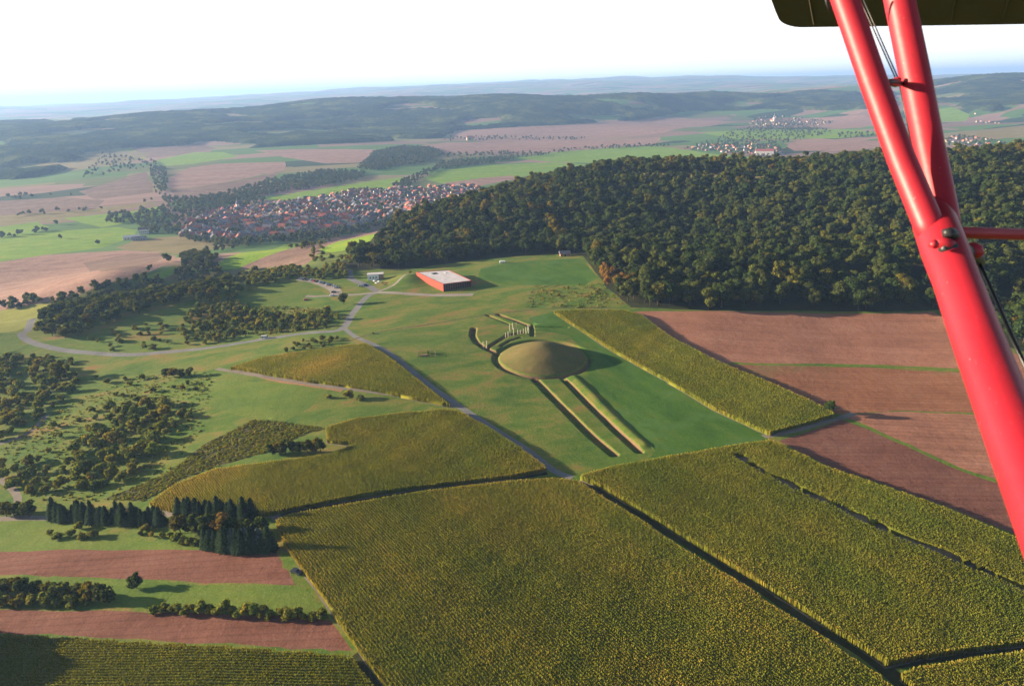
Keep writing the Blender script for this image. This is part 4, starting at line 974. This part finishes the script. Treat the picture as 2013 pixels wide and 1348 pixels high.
# ------------------------------------------------------------------ houses
WALLS = {'white': plain('white_render', (.68, .63, .58), .9, .2, .1), 'cream': plain('cream_render', (.48, .40, .28), .9, .2, .12), 'grey': plain('grey_render', (.36, .35, .38), .9, .2, .12), 'brown': plain('timber_and_brick', (.26, .17, .12), .9, .2, .2)}
ROOFS = {'red': plain('red_roof_tiles', (.36, .095, .07), .8, .2, .3, 1.2), 'orange': plain('orange_roof_tiles', (.38, .13, .07), .8, .2, .25, 1.2), 'slate': plain('slate_roof', (.12, .11, .14), .6, .4, .25, 1.2), 'dark brown': plain('brown_roof_tiles', (.17, .10, .09), .8, .2, .25, 1.2)}
M['glass'] = plain('window_glass', (.03, .035, .045), .15, .6, .1)
def house_meshes(w_, l_, h_, rh, wm, rm, seed, far=False):
    rr = random.Random(seed); wl = MB(); wl.box((0, 0, h_/2-.5), (w_, l_, h_+1))
    wl.add([(-w_/2, l_/2, h_), (w_/2, l_/2, h_), (0, l_/2, h_+rh), (-w_/2, -l_/2, h_), (w_/2, -l_/2, h_), (0, -l_/2, h_+rh)], [(1, 0, 2), (3, 4, 5)])
    rf = MB(); e = .5; d = .25; xs = w_/2+e; ys = l_/2+e; zl = h_-e*rh/(w_/2)
    for sg in (-1, 1):
        rf.add([(0, -ys, h_+rh+.02), (0, ys, h_+rh+.02), (sg*xs, ys, zl+.02), (sg*xs, -ys, zl+.02), (0, -ys, h_+rh+d), (0, ys, h_+rh+d), (sg*xs, ys, zl+d), (sg*xs, -ys, zl+d)],
               [(0, 1, 2, 3), (7, 6, 5, 4), (3, 2, 6, 7), (0, 3, 7, 4), (1, 5, 6, 2)])
    ch = MB(); ch.box((w_*.12, l_*.2, h_+rh+.3), (.7, .7, 1.6))
    wn = MB()
    for sg in (-1, 1):
        for k in range(3):
            for fl in range(max(1, int(h_/2.8))):
                wn.box((sg*(w_/2+.02), (k-1)*l_*.28, 1.5+fl*2.7), (.08, 1.1, 1.2)); 
        for k in (-1, 1): wn.box((k*w_*.22, sg*(l_/2+.02), 1.6), (1.1, .08, 1.2)); wn.box((k*w_*.18, sg*(l_/2+.02), h_-.6 if h_ > 5 else 1.6), (1.0, .08, 1.1))
    return wl.mesh('wall', wm), rf.mesh('roof', rm), ch.mesh('chimney', rm), wn.mesh('window', M['glass'])
HP = []
for i, (wn_, rn_) in enumerate([('white', 'red'), ('white', 'orange'), ('cream', 'red'), ('white', 'slate'), ('grey', 'dark brown'), ('grey', 'slate'), ('white', 'dark brown'), ('brown', 'red'), ('brown', 'slate'), ('cream', 'slate'), ('brown', 'dark brown')]):
    w_, l_, h_, rh = 8.5+(i % 3), 10.5+(i*7 % 4)*1.3, 4.4+(i % 3)*.8, 3.6+(i % 2)*.7
    HP.append((wn_, rn_, house_meshes(w_, l_, h_, rh, WALLS[wn_], ROOFS[rn_], i)))
hr = random.Random(12)
VH = scatter(VPOLY, 17.5, .86, .32, 70); Dh = np.hypot(VH[:, 0], VH[:, 1]); oh = np.argsort(Dh); Zh = zf(VH[:, 0], VH[:, 1])
print('village houses', len(VH))
for k in oh[:285]:
    wn_, rn_, (wl, rf, ch, wi) = HP[hr.randrange(len(HP))]
    e = empty('house', (VH[k, 0], VH[k, 1], Zh[k]), .35+.5*math.sin(VH[k, 0]*.008+VH[k, 1]*.006)+hr.choice((0, 0, math.pi/2))+hr.uniform(-.12, .12)); s = hr.uniform(.85, 1.2); e.scale = (s, s, s)
    tag(e, f'{wn_} house with a {rn_} roof in the village in the valley', 'house', f'{wn_} village houses with {rn_} roofs')
    link('wall', wl, None, e); r2 = link('roof', rf, None, e); link('chimney', ch, None, r2); link('window', wi, None, e)
def house_stuff(P_, name, label, seed, small=False):
    q = random.Random(seed); mb = {}; Z = zf(P_[:, 0], P_[:, 1]); V = []; F = []; MI = []; mats = list(WALLS.values())+list(ROOFS.values())
    for (x, y), z in zip(P_, Z):
        kk_ = .8 if small else 1.0; w_, l_, h_, rh = q.uniform(8, 11)*kk_, q.uniform(10, 15)*kk_, q.uniform(4, 6.5)*kk_, q.uniform(3.2, 4.6)*kk_; a = .35+q.choice((0, math.pi/2))+q.uniform(-.2, .2); ca, sa = math.cos(a), math.sin(a)
        b = len(V); wi = q.choice((1, 2, 3, 3, 3)) if small else q.choice((0, 0, 1, 2, 3)); ri = q.choice((4, 4, 5, 6, 6, 7)); X, Y = w_/2, l_/2
        for px_, py_, pz in [(-X, -Y, -1), (X, -Y, -1), (X, Y, -1), (-X, Y, -1), (-X, -Y, h_), (X, -Y, h_), (X, Y, h_), (-X, Y, h_), (0, -Y, h_+rh), (0, Y, h_+rh)]:
            V.append((x+px_*ca-py_*sa, y+px_*sa+py_*ca, z+pz))
        for f, mi in (((0, 1, 5, 8, 4), wi), ((1, 2, 6, 5), wi), ((2, 3, 7, 9, 6), wi), ((3, 0, 4, 7), wi), ((5, 6, 9, 8), ri), ((7, 4, 8, 9), ri)):
            F.append(tuple(b+i for i in f)); MI.append(mi)
    me = bpy.data.meshes.new(name); me.from_pydata(V, [], F)
    for mm in mats: me.materials.append(mm)
    me.polygons.foreach_set('material_index', MI); me.update()
    tag(link(name, me), label, 'houses', None, 'stuff')
house_stuff(VH[oh[285:]], 'village_houses', 'red roofed rear part of the village beyond the nearest houses', 80)
def vill(px, sp, keep, name, label, seed):
    P_ = scatter(wpoly(px), sp, keep, .4, seed); house_stuff(P_, name, label, seed, True); return len(P_)
n2 = vill([(1338,294),(1365,286),(1440,284),(1480,282),(1520,286),(1548,296),(1545,305),(1500,310),(1420,300)], 32, .6, 'village_houses', 'farther village with a large pale hall behind the forest ridge', 81)
n3 = vill([(1470,243),(1490,228),(1530,225),(1600,236),(1640,240),(1620,246),(1560,250),(1500,250)], 48, .6, 'village_houses', 'hazy pink roofed village beyond the farther village', 82)
n4 = vill([(1850,280),(1875,268),(1920,272),(1965,279),(1990,284),(1930,288),(1860,288)], 34, .6, 'village_houses', 'hazy houses behind the forest right of the strut', 83)
n5 = vill([(1895,232),(1920,223),(1990,240),(1960,244),(1910,241)], 55, .5, 'village_houses', 'faint pink houses at the foot of the far right hill', 84)
print('far houses', n2, n3, n4, n5)

def church(px, py, label, h_=26, s=1.0):
    p = hit([(px, py)])[0]; e = empty('church', p, .5); e.scale = (s, s, s); tag(e, label, 'church')
    MB().box((0, 0, h_*.28), (6, 6, h_*.56+2)).build('tower', WALLS['white'], e)
    mb = MB(); mb.add([(-3.3, -3.3, h_*.56+1), (3.3, -3.3, h_*.56+1), (3.3, 3.3, h_*.56+1), (-3.3, 3.3, h_*.56+1), (0, 0, h_*1.15)], [(0, 1, 4), (1, 2, 4), (2, 3, 4), (3, 0, 4), (3, 2, 1, 0)]); mb.build('spire', ROOFS['slate'], e)
    MB().box((0, 11, 3.5), (10, 16, 9)).build('nave', WALLS['cream'], e)
    mb = MB(); mb.add([(-5.5, 2.9, 8), (5.5, 2.9, 8), (5.5, 19.5, 8), (-5.5, 19.5, 8), (0, 2.9, 13.5), (0, 19.5, 13.5)], [(0, 1, 4), (1, 2, 5, 4), (2, 3, 5), (3, 0, 4, 5), (3, 2, 1, 0)]); mb.build('roof', ROOFS['red'], e)
church(469, 414, 'small church with a slim pale spire in the near village', 24)
church(1521, 240, 'church tower standing up from the hazy farther village', 34, 1.3)

# pale farm halls left of the village, and the large hall of the farther village
def hall(name, px, py, w_, l_, h_, rz, wall, roof, label, rh=2.5):
    p = hit([(px, py)])[0]; e = empty(name, p, rz); tag(e, label, 'building')
    MB().box((0, 0, h_/2-.6), (l_, w_, h_+1.2)).build('wall', wall, e)
    mb = MB(); X, Y = l_/2+.6, w_/2+.6
    mb.add([(-X, -Y, h_), (X, -Y, h_), (X, Y, h_), (-X, Y, h_), (-X, 0, h_+rh), (X, 0, h_+rh)], [(0, 1, 5, 4), (2, 3, 4, 5), (1, 2, 5), (3, 0, 4), (3, 2, 1, 0)]); mb.build('roof', roof, e)
    mb = MB()
    for k in range(-2, 3): mb.box((k*l_*.18, -w_/2-.03, h_*.5), (2.2, .1, 1.6))
    mb.build('window', M['glass'], e)
pale_roof = plain('pale_metal_roof', (.55, .52, .50), .5, .4, .12, .5)
hall('farm_hall', 260, 470, 12, 26, 5, .3, WALLS['white'], pale_roof, 'long low pale farm hall left of the village')
hall('farmhouse', 284, 459, 11, 17, 8, .3, WALLS['white'], ROOFS['dark brown'], 'tall white farmhouse behind the pale farm hall', 4)
hall('farm_hall', 275, 472, 12, 22, 4.5, .3, WALLS['grey'], ROOFS['slate'], 'dark roofed shed right of the pale farm hall')
hall('hall', 400, 462, 12, 34, 5, .25, WALLS['white'], pale_roof, 'long white hall at the front left edge of the village')
hall('factory_hall', 1502, 304, 34, 60, 13, -.3, WALLS['white'], ROOFS['red'], 'large white hall with a red roof in the farther village', 6)
hall('farmhouse', 924, 276, 20, 30, 12, .2, WALLS['cream'], ROOFS['orange'], 'lone farmhouse on the reddish fields below the wooded ridge', 8)

# ------------------------------------------------------------------ the red museum building
M['rust'] = plain('weathered_red_steel', (.31, .042, .020), .75, .3, .14, .25)
M['rust_d'] = plain('weathered_steel_trim', (.33, .06, .035), .75, .3, .2, .4)
M['roofpale'] = plain('pale_gravel_roof', (.56, .52, .53), .9, .2, .16, .25)
def museum():
    c = [np.array(q) for q in MUS]; cen = sum(c)/4; zt = 6.7
    e = empty('museum_building', (cen[0], cen[1], 0)); tag(e, 'red steel box building with a flat pale roof on the hilltop meadow', 'building')
    loc = [tuple(q-cen) for q in c]
    f0, f1, b1, b0 = loc
    def inset(k, pts=loc): return [(p[0]*(1-k/20), p[1]*(1-k/20)) for p in pts]
    # shell walls: floor of the box rises towards the hillside
    mb = MB(); zb = [-.5, -.5, 1.0, 1.0]; tk = .6; inn = [(p[0]*.965, p[1]*.965) for p in loc]
    for i in (1, 2, 3):
        j = (i+1) % 4; a, b, ai, bi = loc[i], loc[j], inn[i], inn[j]
        mb.add([(*a, zb[i]), (*b, zb[j]), (*b, zt), (*a, zt), (*ai, zb[i]), (*bi, zb[j]), (*bi, zt), (*ai, zt)], [(0, 1, 2, 3), (5, 4, 7, 6), (3, 2, 6, 7), (4, 5, 1, 0), (0, 3, 7, 4), (2, 1, 5, 6)])
    mb.build('wall', M['rust'], e)
    # panel joints on the long wall
    mb = MB(); a, b = np.array(loc[3]), np.array(loc[0]); d = (b-a)/np.linalg.norm(b-a); nr = np.array([d[1], -d[0]])
    if np.dot(nr, (a+b)/2) < 0: nr = -nr
    for k in range(1, 18):
        p = a+(b-a)*k/18+nr*.01; mb.box((p[0], p[1], 3.6), (.08, .06, 6.0), math.atan2(d[1], d[0]))
    mb.build('panel_joints', M['rust_d'], e)
    rf = MB(); pr = [(p[0]*.955, p[1]*.955) for p in loc]; rf.prism(pr, zt-.7, zt-.25); ro = rf.build('roof', M['roofpale'], e)
    # roof opening and small vents
    def rp(u, v):
        p = (np.array(f0)*(1-u)+np.array(f1)*u)*(1-v)+(np.array(b0)*(1-u)+np.array(b1)*u)*v; return p
    ang = math.atan2(d[1], d[0])
    p = rp(.42, .80); MB().box((p[0], p[1], zt-.2), (5.6, 4.6, .1), ang).build('roof_opening', plain('dark_void', (.02, .025, .03), .6, .3, .1), ro)
    p = rp(.75, .78); MB().box((p[0], p[1], zt-.1), (1.4, 1.4, .5), ang).build('vent', pale_roof, ro)
    p = rp(.3, .3); MB().box((p[0], p[1], zt-.15), (.9, .9, .4), ang).build('vent', pale_roof, ro)
    # recessed dark glazed front between side walls, with mullions and a lintel
    a, b = np.array(f0)*.96, np.array(f1)*.96; d = (b-a); ln = np.linalg.norm(d); d /= ln; an = math.atan2(d[1], d[0]); m_ = (a+b)/2
    MB().box((m_[0], m_[1], 3.0), (ln-.6, .2, 6.4), an).build('glass_facade', plain('dark_glazing', (.025, .02, .02), .25, .5, .3, 1), e)
    mb = MB()
    for k in range(1, 12): p = a+d*ln*k/12+np.array([d[1], -d[0]])*.16; mb.box((p[0], p[1], 3.0), (.14, .22, 6.2), an)
    p = m_+np.array([d[1], -d[0]])*.25; mb.box((p[0], p[1], zt-.25), (ln+.6, .5, .45), an)
    mb.build('facade_frame', M['rust_d'], e)
museum()

# ------------------------------------------------------------------ small hilltop buildings
M['whitewash'] = plain('white_boards', (.74, .73, .70), .8, .2, .08)
M['wood'] = plain('weathered_wood', (.32, .20, .13), .9, .1, .3, 3)
M['pale_wood'] = plain('pale_peeled_wood', (.46, .38, .27), .9, .1, .25, 3)
def kiosk():
    p = hit([(738, 549)])[0]; e = empty('pavilion', p, .12); tag(e, 'white flat roofed pavilion by the forest edge left of the red building', 'building')
    MB().box((-1.5, 0, 2.2), (9.5, 6, 5.6)).build('wall', M['whitewash'], e)
    MB().box((5.2, .2, 2.0), (4.0, 5.4, 5.2)).build('timber_annex', M['wood'], e)
    MB().box((.4, 0, 5.15), (14.2, 6.8, .35)).build('roof', M['roofpale'], e)
    mb = MB()
    for k in (-4, -1.5, 1): mb.box((k, -3.03, 2.4), (1.2, .1, 1.2))
    mb.build('window', M['glass'], e)
kiosk()
M['canvas'] = plain('white_canvas', (.78, .68, .66), .8, .1, .06)
def parasol(px, py, label):
    p = hit([(px, py)])[0]; e = empty('parasol', p); tag(e, label, 'parasol', 'white parasols below the pavilion')
    MB().tube((0, 0, 0), (0, 0, 2.5), .05, .05, 6).build('pole', M['wood'], e)
    mb = MB(); n = 8; vs = [(1.9*math.cos(6.283*i/n), 1.9*math.sin(6.283*i/n), 2.25) for i in range(n)]+[(0, 0, 3.0)]; mb.add(vs, [(i, (i+1) % n, n) for i in range(n)]+[tuple(range(n-1, -1, -1))]); mb.build('canopy', M['canvas'], e)
for px, py in ((737, 557), (741, 561), (746, 558)): parasol(px, py, 'whitish parasol on the terrace just below the white pavilion')
def hut():
    p = hit([(1110, 503)])[0]; e = empty('hut', p, .1); tag(e, 'dark hut with a grey roof in the shade under the forest edge', 'hut')
    MB().box((0, 0, 1.4), (9, 6, 3.2)).build('wall', M['wood'], e)
    mb = MB(); mb.add([(-5.4, -4, 2.9), (5.4, -4, 2.9), (5.4, 4, 2.9), (-5.4, 4, 2.9), (-5.2, 0, 5.2), (5.2, 0, 5.2)], [(0, 1, 5, 4), (2, 3, 4, 5), (1, 2, 5), (3, 0, 4), (3, 2, 1, 0)]); mb.build('roof', ROOFS['slate'], e)
    MB().box((0, -3.05, 1.2), (1.2, .1, 2.1)).build('door', M['glass'], e)
hut()
# white trailer on the shaded meadow
p = hit([(988, 517)])[0]; e = empty('trailer', p, .1); tag(e, 'small white trailer on the shaded meadow below the forest', 'trailer')
MB().box((0, 0, 1.3), (5.2, 2.2, 1.7), 0, .94).build('body', M['whitewash'], e)
for sx in (-1, 1): MB().tube((.3, sx*1.0, .35), (.3, sx*1.15, .35), .35, .35, 12).build('wheel', plain('tyre', (.03, .03, .03)), e)
MB().box((3.2, 0, .5), (1.6, .1, .1)).build('drawbar', M['bark'], e)
# timber posts of the reconstructed post setting
M['post'] = plain('bleached_posts', (.52, .46, .38), .9, .1, .2, 2)
def post(px, py, h_, label, grp):
    p = hit([(px, py)])[0]; z = zat(p[0], p[1]); mb = MB(); mb.tube((0, 0, -.6), (0, 0, h_-.15), .25, .21, 10); mb.tube((0, 0, h_-.15), (0, 0, h_), .21, .12, 10)
    o = mb.build('timber_post', M['post']); o.location = (p[0], p[1], z); tag(o, label, 'post', grp)
for px, py, h_ in [(994,661,5.2),(999,659,5.2),(1003,659,5.6),(1010,658,5.6),(1018,656,5.4),(1023,655,4.8),(1029,654,5.0),(1034,656,4.8),(1002,648,4.2),(1008,647,4.4),(1015,647,4.4),(1038,650,4.2)]:
    post(px, py, h_, 'bleached timber post in the cluster at the back of the mound', 'posts behind the mound')
post(950, 679, 5.2, 'left one of the two timber posts standing at the small side ditch', None)
post(957, 681, 5.0, 'right one of the two timber posts standing at the small side ditch', None)
post(1039, 655, 4.6, 'single stout post at the right end of the post cluster', None)
# low wooden enclosure with a bush in it
def enclosure():
    p = hit([(838, 697)])[0]; e = empty('wooden_enclosure', p, .12); tag(e, 'low wooden enclosure with a little green bush on the open meadow', 'fence')
    pts = [(-5.5, -3.4), (5.5, -3.4), (5.5, 3.4), (-5.5, 3.4)]
    for i in range(4):
        a, b = np.array(pts[i]), np.array(pts[(i+1) % 4]); n = 4 if i % 2 == 0 else 3
        for k in range(n):
            q = a+(b-a)*k/n; MB().tube((q[0], q[1], -.3), (q[0], q[1], 1.5), .12, .1, 6).build('post', M['wood'], e)
        mb = MB()
        for z in (.45, .85, 1.25): mb.tube((*a, z), (*b, z), .06, .06, 5)
        mb.build('rail', M['wood'], e)
    MB().box((-1.5, -1.2, .35), (4.5, 1.6, .7)).build('bench_block', M['wood'], e)
enclosure()
# cars
TYRE = plain('tyre_rubber', (.025, .025, .025), .9, .1)
def paint(name, c): 
    m = NT(name); m.principled(c, .3, None, .5); return m.m
PAINT = {'white': paint('white_paint', (.75, .75, .75)), 'silver': paint('silver_paint', (.42, .44, .46)), 'dark': paint('dark_paint', (.03, .035, .05)), 'red': paint('red_car_paint', (.45, .04, .035)), 'blue': paint('blue_paint', (.08, .14, .28))}
def car(px, py, rz, col, label, van=False, group=None):
    p = hit([(px, py)])[0]; e = empty('parked_car' if not van else 'van', (p[0], p[1], zat(p[0], p[1])+.02), rz); tag(e, label, 'van' if van else 'car', group)
    prof = [(-2.2, .35), (2.2, .35), (2.25, .7), (2.1, .92), (1.2, 1.0), (-2.0, 1.02), (-2.25, .8)] if not van else [(-2.4, .4), (2.4, .4), (2.45, 1.0), (2.2, 1.15), (-2.35, 1.15), (-2.45, .8)]
    def side(pr, hw):
        mb = MB(); n = len(pr); mb.add([(x, -hw, z) for x, z in pr]+[(x, hw, z) for x, z in pr], [tuple(range(n)), tuple(range(2*n-1, n-1, -1))]+[(i, n+i, n+(i+1) % n, (i+1) % n) for i in range(n)]); return mb
    side(prof, .88).build('body', PAINT[col], e)
    cab = [(1.15, 1.0), (.45, 1.42), (-1.2, 1.45), (-1.9, 1.0)] if not van else [(2.15, 1.14), (1.6, 1.9), (-2.3, 1.95), (-2.36, 1.14)]
    side(cab, .78).build('window', M['glass'], e)
    rfp = [(.45, 1.43), (-1.2, 1.46), (-1.2, 1.5), (.4, 1.49)] if not van else [(1.6, 1.91), (-2.3, 1.96), (-2.3, 2.05), (1.5, 2.02)]
    side(rfp, .76).build('roof', PAINT[col], e)
    for sx in (-1.35, 1.35):
        for sy in (-.8, .8): MB().tube((sx, sy-.1, .33), (sx, sy+.1, .33), .33, .33, 12).build('wheel', TYRE, e)
for px, py, rz, col in [(592,549,.2,'silver'),(598,551,1.2,'dark'),(612,552,1.3,'silver'),(618,553,1.3,'red'),(623,554,1.4,'dark'),(629,556,1.3,'silver'),(636,557,1.3,'blue'),(643,560,1.2,'silver'),(650,561,1.2,'dark'),(657,563,.3,'silver'),(661,566,.3,'silver')]:
    car(px, py, rz, col, f'{col} car in the car park row left of the access road', group=f'{col} cars in the car park')
car(656, 575, .4, 'dark', 'dark car at the lower end of the car park', False)
car(654, 582, .2, 'white', 'white car beside the dark round tree at the car park', False)
car(602, 590, .3, 'red', 'red car on the grass below the car park', False)
car(718, 561, .1, 'blue', 'blue car on the forecourt left of the pavilion', False)
car(710, 563, .1, 'silver', 'silver car left of the blue car on the forecourt', False)
car(521, 665, .12, 'white', 'white van driving on the looping asphalt road', True)
car(583, 1126, -.5, 'dark', 'dark car parked on the grass edge beside the big foreground corn field', False)

# ------------------------------------------------------------------ the biplane we fly in
def redpaint():
    m = NT('red_lacquer'); pos = m.n('NewGeometry').outputs['Position']; n = m.noise(pos, 9, 3, .6)
    c = m.ramp(m.mrange(n, .3, .7), [(0, (.30, .010, .020)), (1, (.36, .014, .026))])
    d_ = m.noise(rot_map(m, .2, .006, .02, .15), 1, 5, .75); c = m.mix(m.mrange(d_, .60, .78), c, (.10, .02, .02)); sc_ = m.noise(pos, 160, 2, .8); c = m.mix(m.mrange(sc_, .70, .76), c, (.30, .16, .14))
    x = m.principled(c, .48, m.bump(m.noise(pos, 40, 2), .0005), .4); x.inputs['Coat Weight'].default_value = .05; x.inputs['Coat Roughness'].default_value = .35
    return m.m
RED = redpaint(); DARKMET = plain('dark_steel', (.02, .02, .022), .45, .5, .2, 30); UNDER = plain('dark_wing_fabric', (.075, .06, .045), .7, .3, .25, 6)
def cp(px, py, D):       # point at slant distance D in front of the passenger seat
    d = ray(px, py); return Vector((d[0]*D, d[1]*D, CAM_H+d[2]*D))
root = empty('biplane', cp(1850, 470, 1.5)); tag(root, 'red interplane struts and dark upper wing of the biplane at the upper right', 'biplane')
bpy.context.view_layer.update()
inv = root.matrix_world.inverted()
def bl(p): return inv @ p
def strut(name, pts, n=28, flat=1.0, mat=RED):
    """smooth tapered tube through px, py, distance, radius"""
    mb = MB(); P_ = [bl(cp(*q[:3])) for q in pts]; vs = []
    for i, p in enumerate(P_):
        d = (P_[min(i+1, len(P_)-1)]-P_[max(i-1, 0)]).normalized(); view = (p-bl(Vector((0, 0, CAM_H)))).normalized()
        x = (view-d*view.dot(d)).normalized(); y = d.cross(x); r = pts[i][3]*(view.dot(Vector(fwd)))**1.7
        for k in range(n): t = 2*math.pi*k/n; vs.append(p+x*math.cos(t)*r*flat+y*math.sin(t)*r)
    fs = [(i*n+k, i*n+(k+1) % n, (i+1)*n+(k+1) % n, (i+1)*n+k) for i in range(len(pts)-1) for k in range(n)]
    fs += [tuple(range(n-1, -1, -1)), tuple(range((len(pts)-1)*n, len(pts)*n))]; mb.add(vs, fs)
    return mb.build(name, mat, root, True)
R_ = lambda wpx, D: wpx*.5*D/1340
ms_ = strut('strut', [(1808,360,1.52,R_(24,1.52)),(1822,400,1.47,R_(60,1.47)),(1838,440,1.42,R_(88,1.42)),(1858,495,1.34,R_(93,1.34)),(1880,552,1.28,R_(92,1.28)),(1914,647,1.2,R_(100,1.2)),(1947,735,1.12,R_(108,1.12)),(2010,900,1.0,R_(124,1.0)),(2068,1050,.88,R_(140,.88)),(2160,1290,.74,R_(165,.74))])
strut('strut', [(1560,-290,1.62,R_(60,1.62)),(1605,-150,1.58,R_(58,1.58)),(1661,0,1.52,R_(56,1.52)),(1715,156,1.47,R_(56,1.47)),(1771,311,1.42,R_(56,1.42)),(1825,440,1.38,R_(60,1.38)),(1842,482,1.36,R_(50,1.36))])
strut('strut', [(1722,-240,1.78,R_(62,1.78)),(1768,0,1.66,R_(63,1.66)),(1799,150,1.58,R_(63,1.58)),(1827,290,1.51,R_(62,1.51)),(1856,425,1.45,R_(60,1.45)),(1864,465,1.43,R_(54,1.43))])
ms_['label'] = 'thicker lower strut below the joint'
strut('cross_tube', [(1862,457,1.40,R_(27,1.40)),(1885,457,1.42,R_(26,1.42)),(2100,463,1.55,R_(27,1.55))], 16)
for nm, a, b, rr_ in (('bracing_wire', (1655,-80,1.75), (1763,160,1.6), .0013), ('bracing_wire', (1662,-80,1.77), (1768,160,1.62), .0013), ('bracing_wire', (1768,165,1.6), (1800,320,1.6), .0016), ('bracing_wire', (1918,500,1.42), (2060,820,1.2), .0032)):
    MB().tube(bl(cp(*a)), bl(cp(*b)), rr_, rr_, 8).build(nm, DARKMET, root, True)
strut('wire_clamp', [(1738,160,1.47,.004),(1752,162,1.5,.008),(1760,163,1.52,.011),(1772,165,1.56,.006)], 10, mat=DARKMET)
strut('clamp_knob', [(1757,158,1.55,.006),(1764,158,1.55,.009),(1771,159,1.55,.006)], 10)
strut('joint_bolt', [(1855,454,1.31,.005),(1861,457,1.30,.013),(1871,461,1.31,.014),(1880,466,1.33,.007)], 12, mat=DARKMET)
strut('joint_bracket', [(1836,479,1.295,.006),(1846,477,1.295,.012),(1862,479,1.295,.013),(1876,487,1.31,.011),(1888,497,1.34,.007)], 14)
strut('joint_socket', [(1850,488,1.29,.009),(1868,490,1.30,.016),(1893,496,1.34,.020),(1915,507,1.40,.021),(1930,518,1.42,.009)], 14, mat=DARKMET)
strut('wire_fitting', [(1898,490,1.36,.008),(1908,489,1.36,.017),(1920,495,1.36,.018),(1930,503,1.36,.008)], 12)
strut('joint_bolt', [(1830,482,1.275,.005),(1838,480,1.265,.010),(1843,479,1.265,.005)], 12)
# upper wing: a thick slab with rounded tip and edge, seen from below
def wing():
    o = cp(1524, 62, 3.3); far = cp(2300, 46, 3.3); ex = (far-o).normalized(); ez0 = Vector((0, 0, 1)); ey = ez0.cross(ex).normalized(); 
    back = (-ey*1.0+Vector((0, 0, .42))).normalized()       # chord direction, rising towards the cockpit
    nrm = ex.cross(back).normalized()
    if nrm.z < 0: nrm = -nrm
    span = (far-o).length; ch = 1.35; T = .11
    out = []           # plan outline with rounded tip corner
    rc = .10
    for k in range(9):
        t = math.pi/2*k/8; out.append((rc-rc*math.cos(math.pi/2-t) if False else rc*(1-math.sin(t)), rc*(1-math.cos(t))))
    out = [(x, y) for x, y in out]
    out = [(span, 0.0)]+[(x, y) for x, y in out[::-1]][::-1]
    out = [(span, 0.0), (span*.5, 0.0)]+[(rc*(1-math.sin(math.pi/2*k/8)), rc*(1-math.cos(math.pi/2*k/8))) for k in range(9)]+[(-.02, ch*.5), (-.03, ch), (span, ch)]
    bm = bmesh.new(); c = Vector((sum(p[0] for p in out)/len(out), sum(p[1] for p in out)/len(out), 0))
    rings = []
    for f, zz in ((0.0, .012), (.35, 0.0), (.8, .03), (1.0, .055), (.9, .085), (.5, T)):
        ring = []
        for (x, y) in out:
            s = .05*(1-f); q = Vector((x, y, 0))+(c-Vector((x, y, 0))).normalized()*s*(1 if f < 1 else 0)
            ring.append(bm.verts.new(bl(o+ex*q.x+back*q.y+nrm*zz)))
        rings.append(ring)
    n = len(out)
    rings = rings[1:]
    for a, b in zip(rings[:-1], rings[1:]):
        for i in range(n): bm.faces.new((a[i], a[(i+1) % n], b[(i+1) % n], b[i]))
    bm.faces.new(rings[0][::-1]); bm.faces.new(rings[-1])
    bmesh.ops.delete(bm, geom=[v for v in bm.verts if not v.link_faces], context='VERTS')
    bmesh.ops.recalc_face_normals(bm, faces=bm.faces)
    me = bpy.data.meshes.new('upper_wing'); bm.to_mesh(me); bm.free(); link('wing', me, UNDER, root)
    # rib lines under the fabric
    mb = MB()
    for k in range(1, 8):
        a = o+ex*(span*k/8)+back*.06-nrm*.002; b = o+ex*(span*k/8)+back*(ch-.05)-nrm*.002; mb.tube(bl(a), bl(b), .004, .004, 6)
    mb.build('wing_ribs', UNDER, root)
wing()
strut('wing_strut_fitting', [(1621,-20,1.6,.004),(1626,8,1.6,.004),(1632,22,1.6,.003)], 8, mat=DARKMET)

# ------------------------------------------------------------------ haze
m = NT('haze_air'); v = m.n('VolumePrincipled'); v.inputs['Density'].default_value = HAZE_DENSITY; v.inputs['Color'].default_value = (.35, .56, 1.0, 1); v.inputs['Anisotropy'].default_value = .2
m.l(v.outputs[0], m.out.inputs['Volume'])
zmin = float(V3[:, 2].min()); zmax = float(V3[:, 2].max()); print('terrain z', zmin, zmax)
hz = MB(); S = 37000; z1 = max(zmax, CAM_H+3)+20
hz.box((0, 0, (zmin-1+z1)/2), (2*S, 2*S, z1-zmin+1)); ho = hz.build('haze', m.m); tag(ho, kind='stuff')
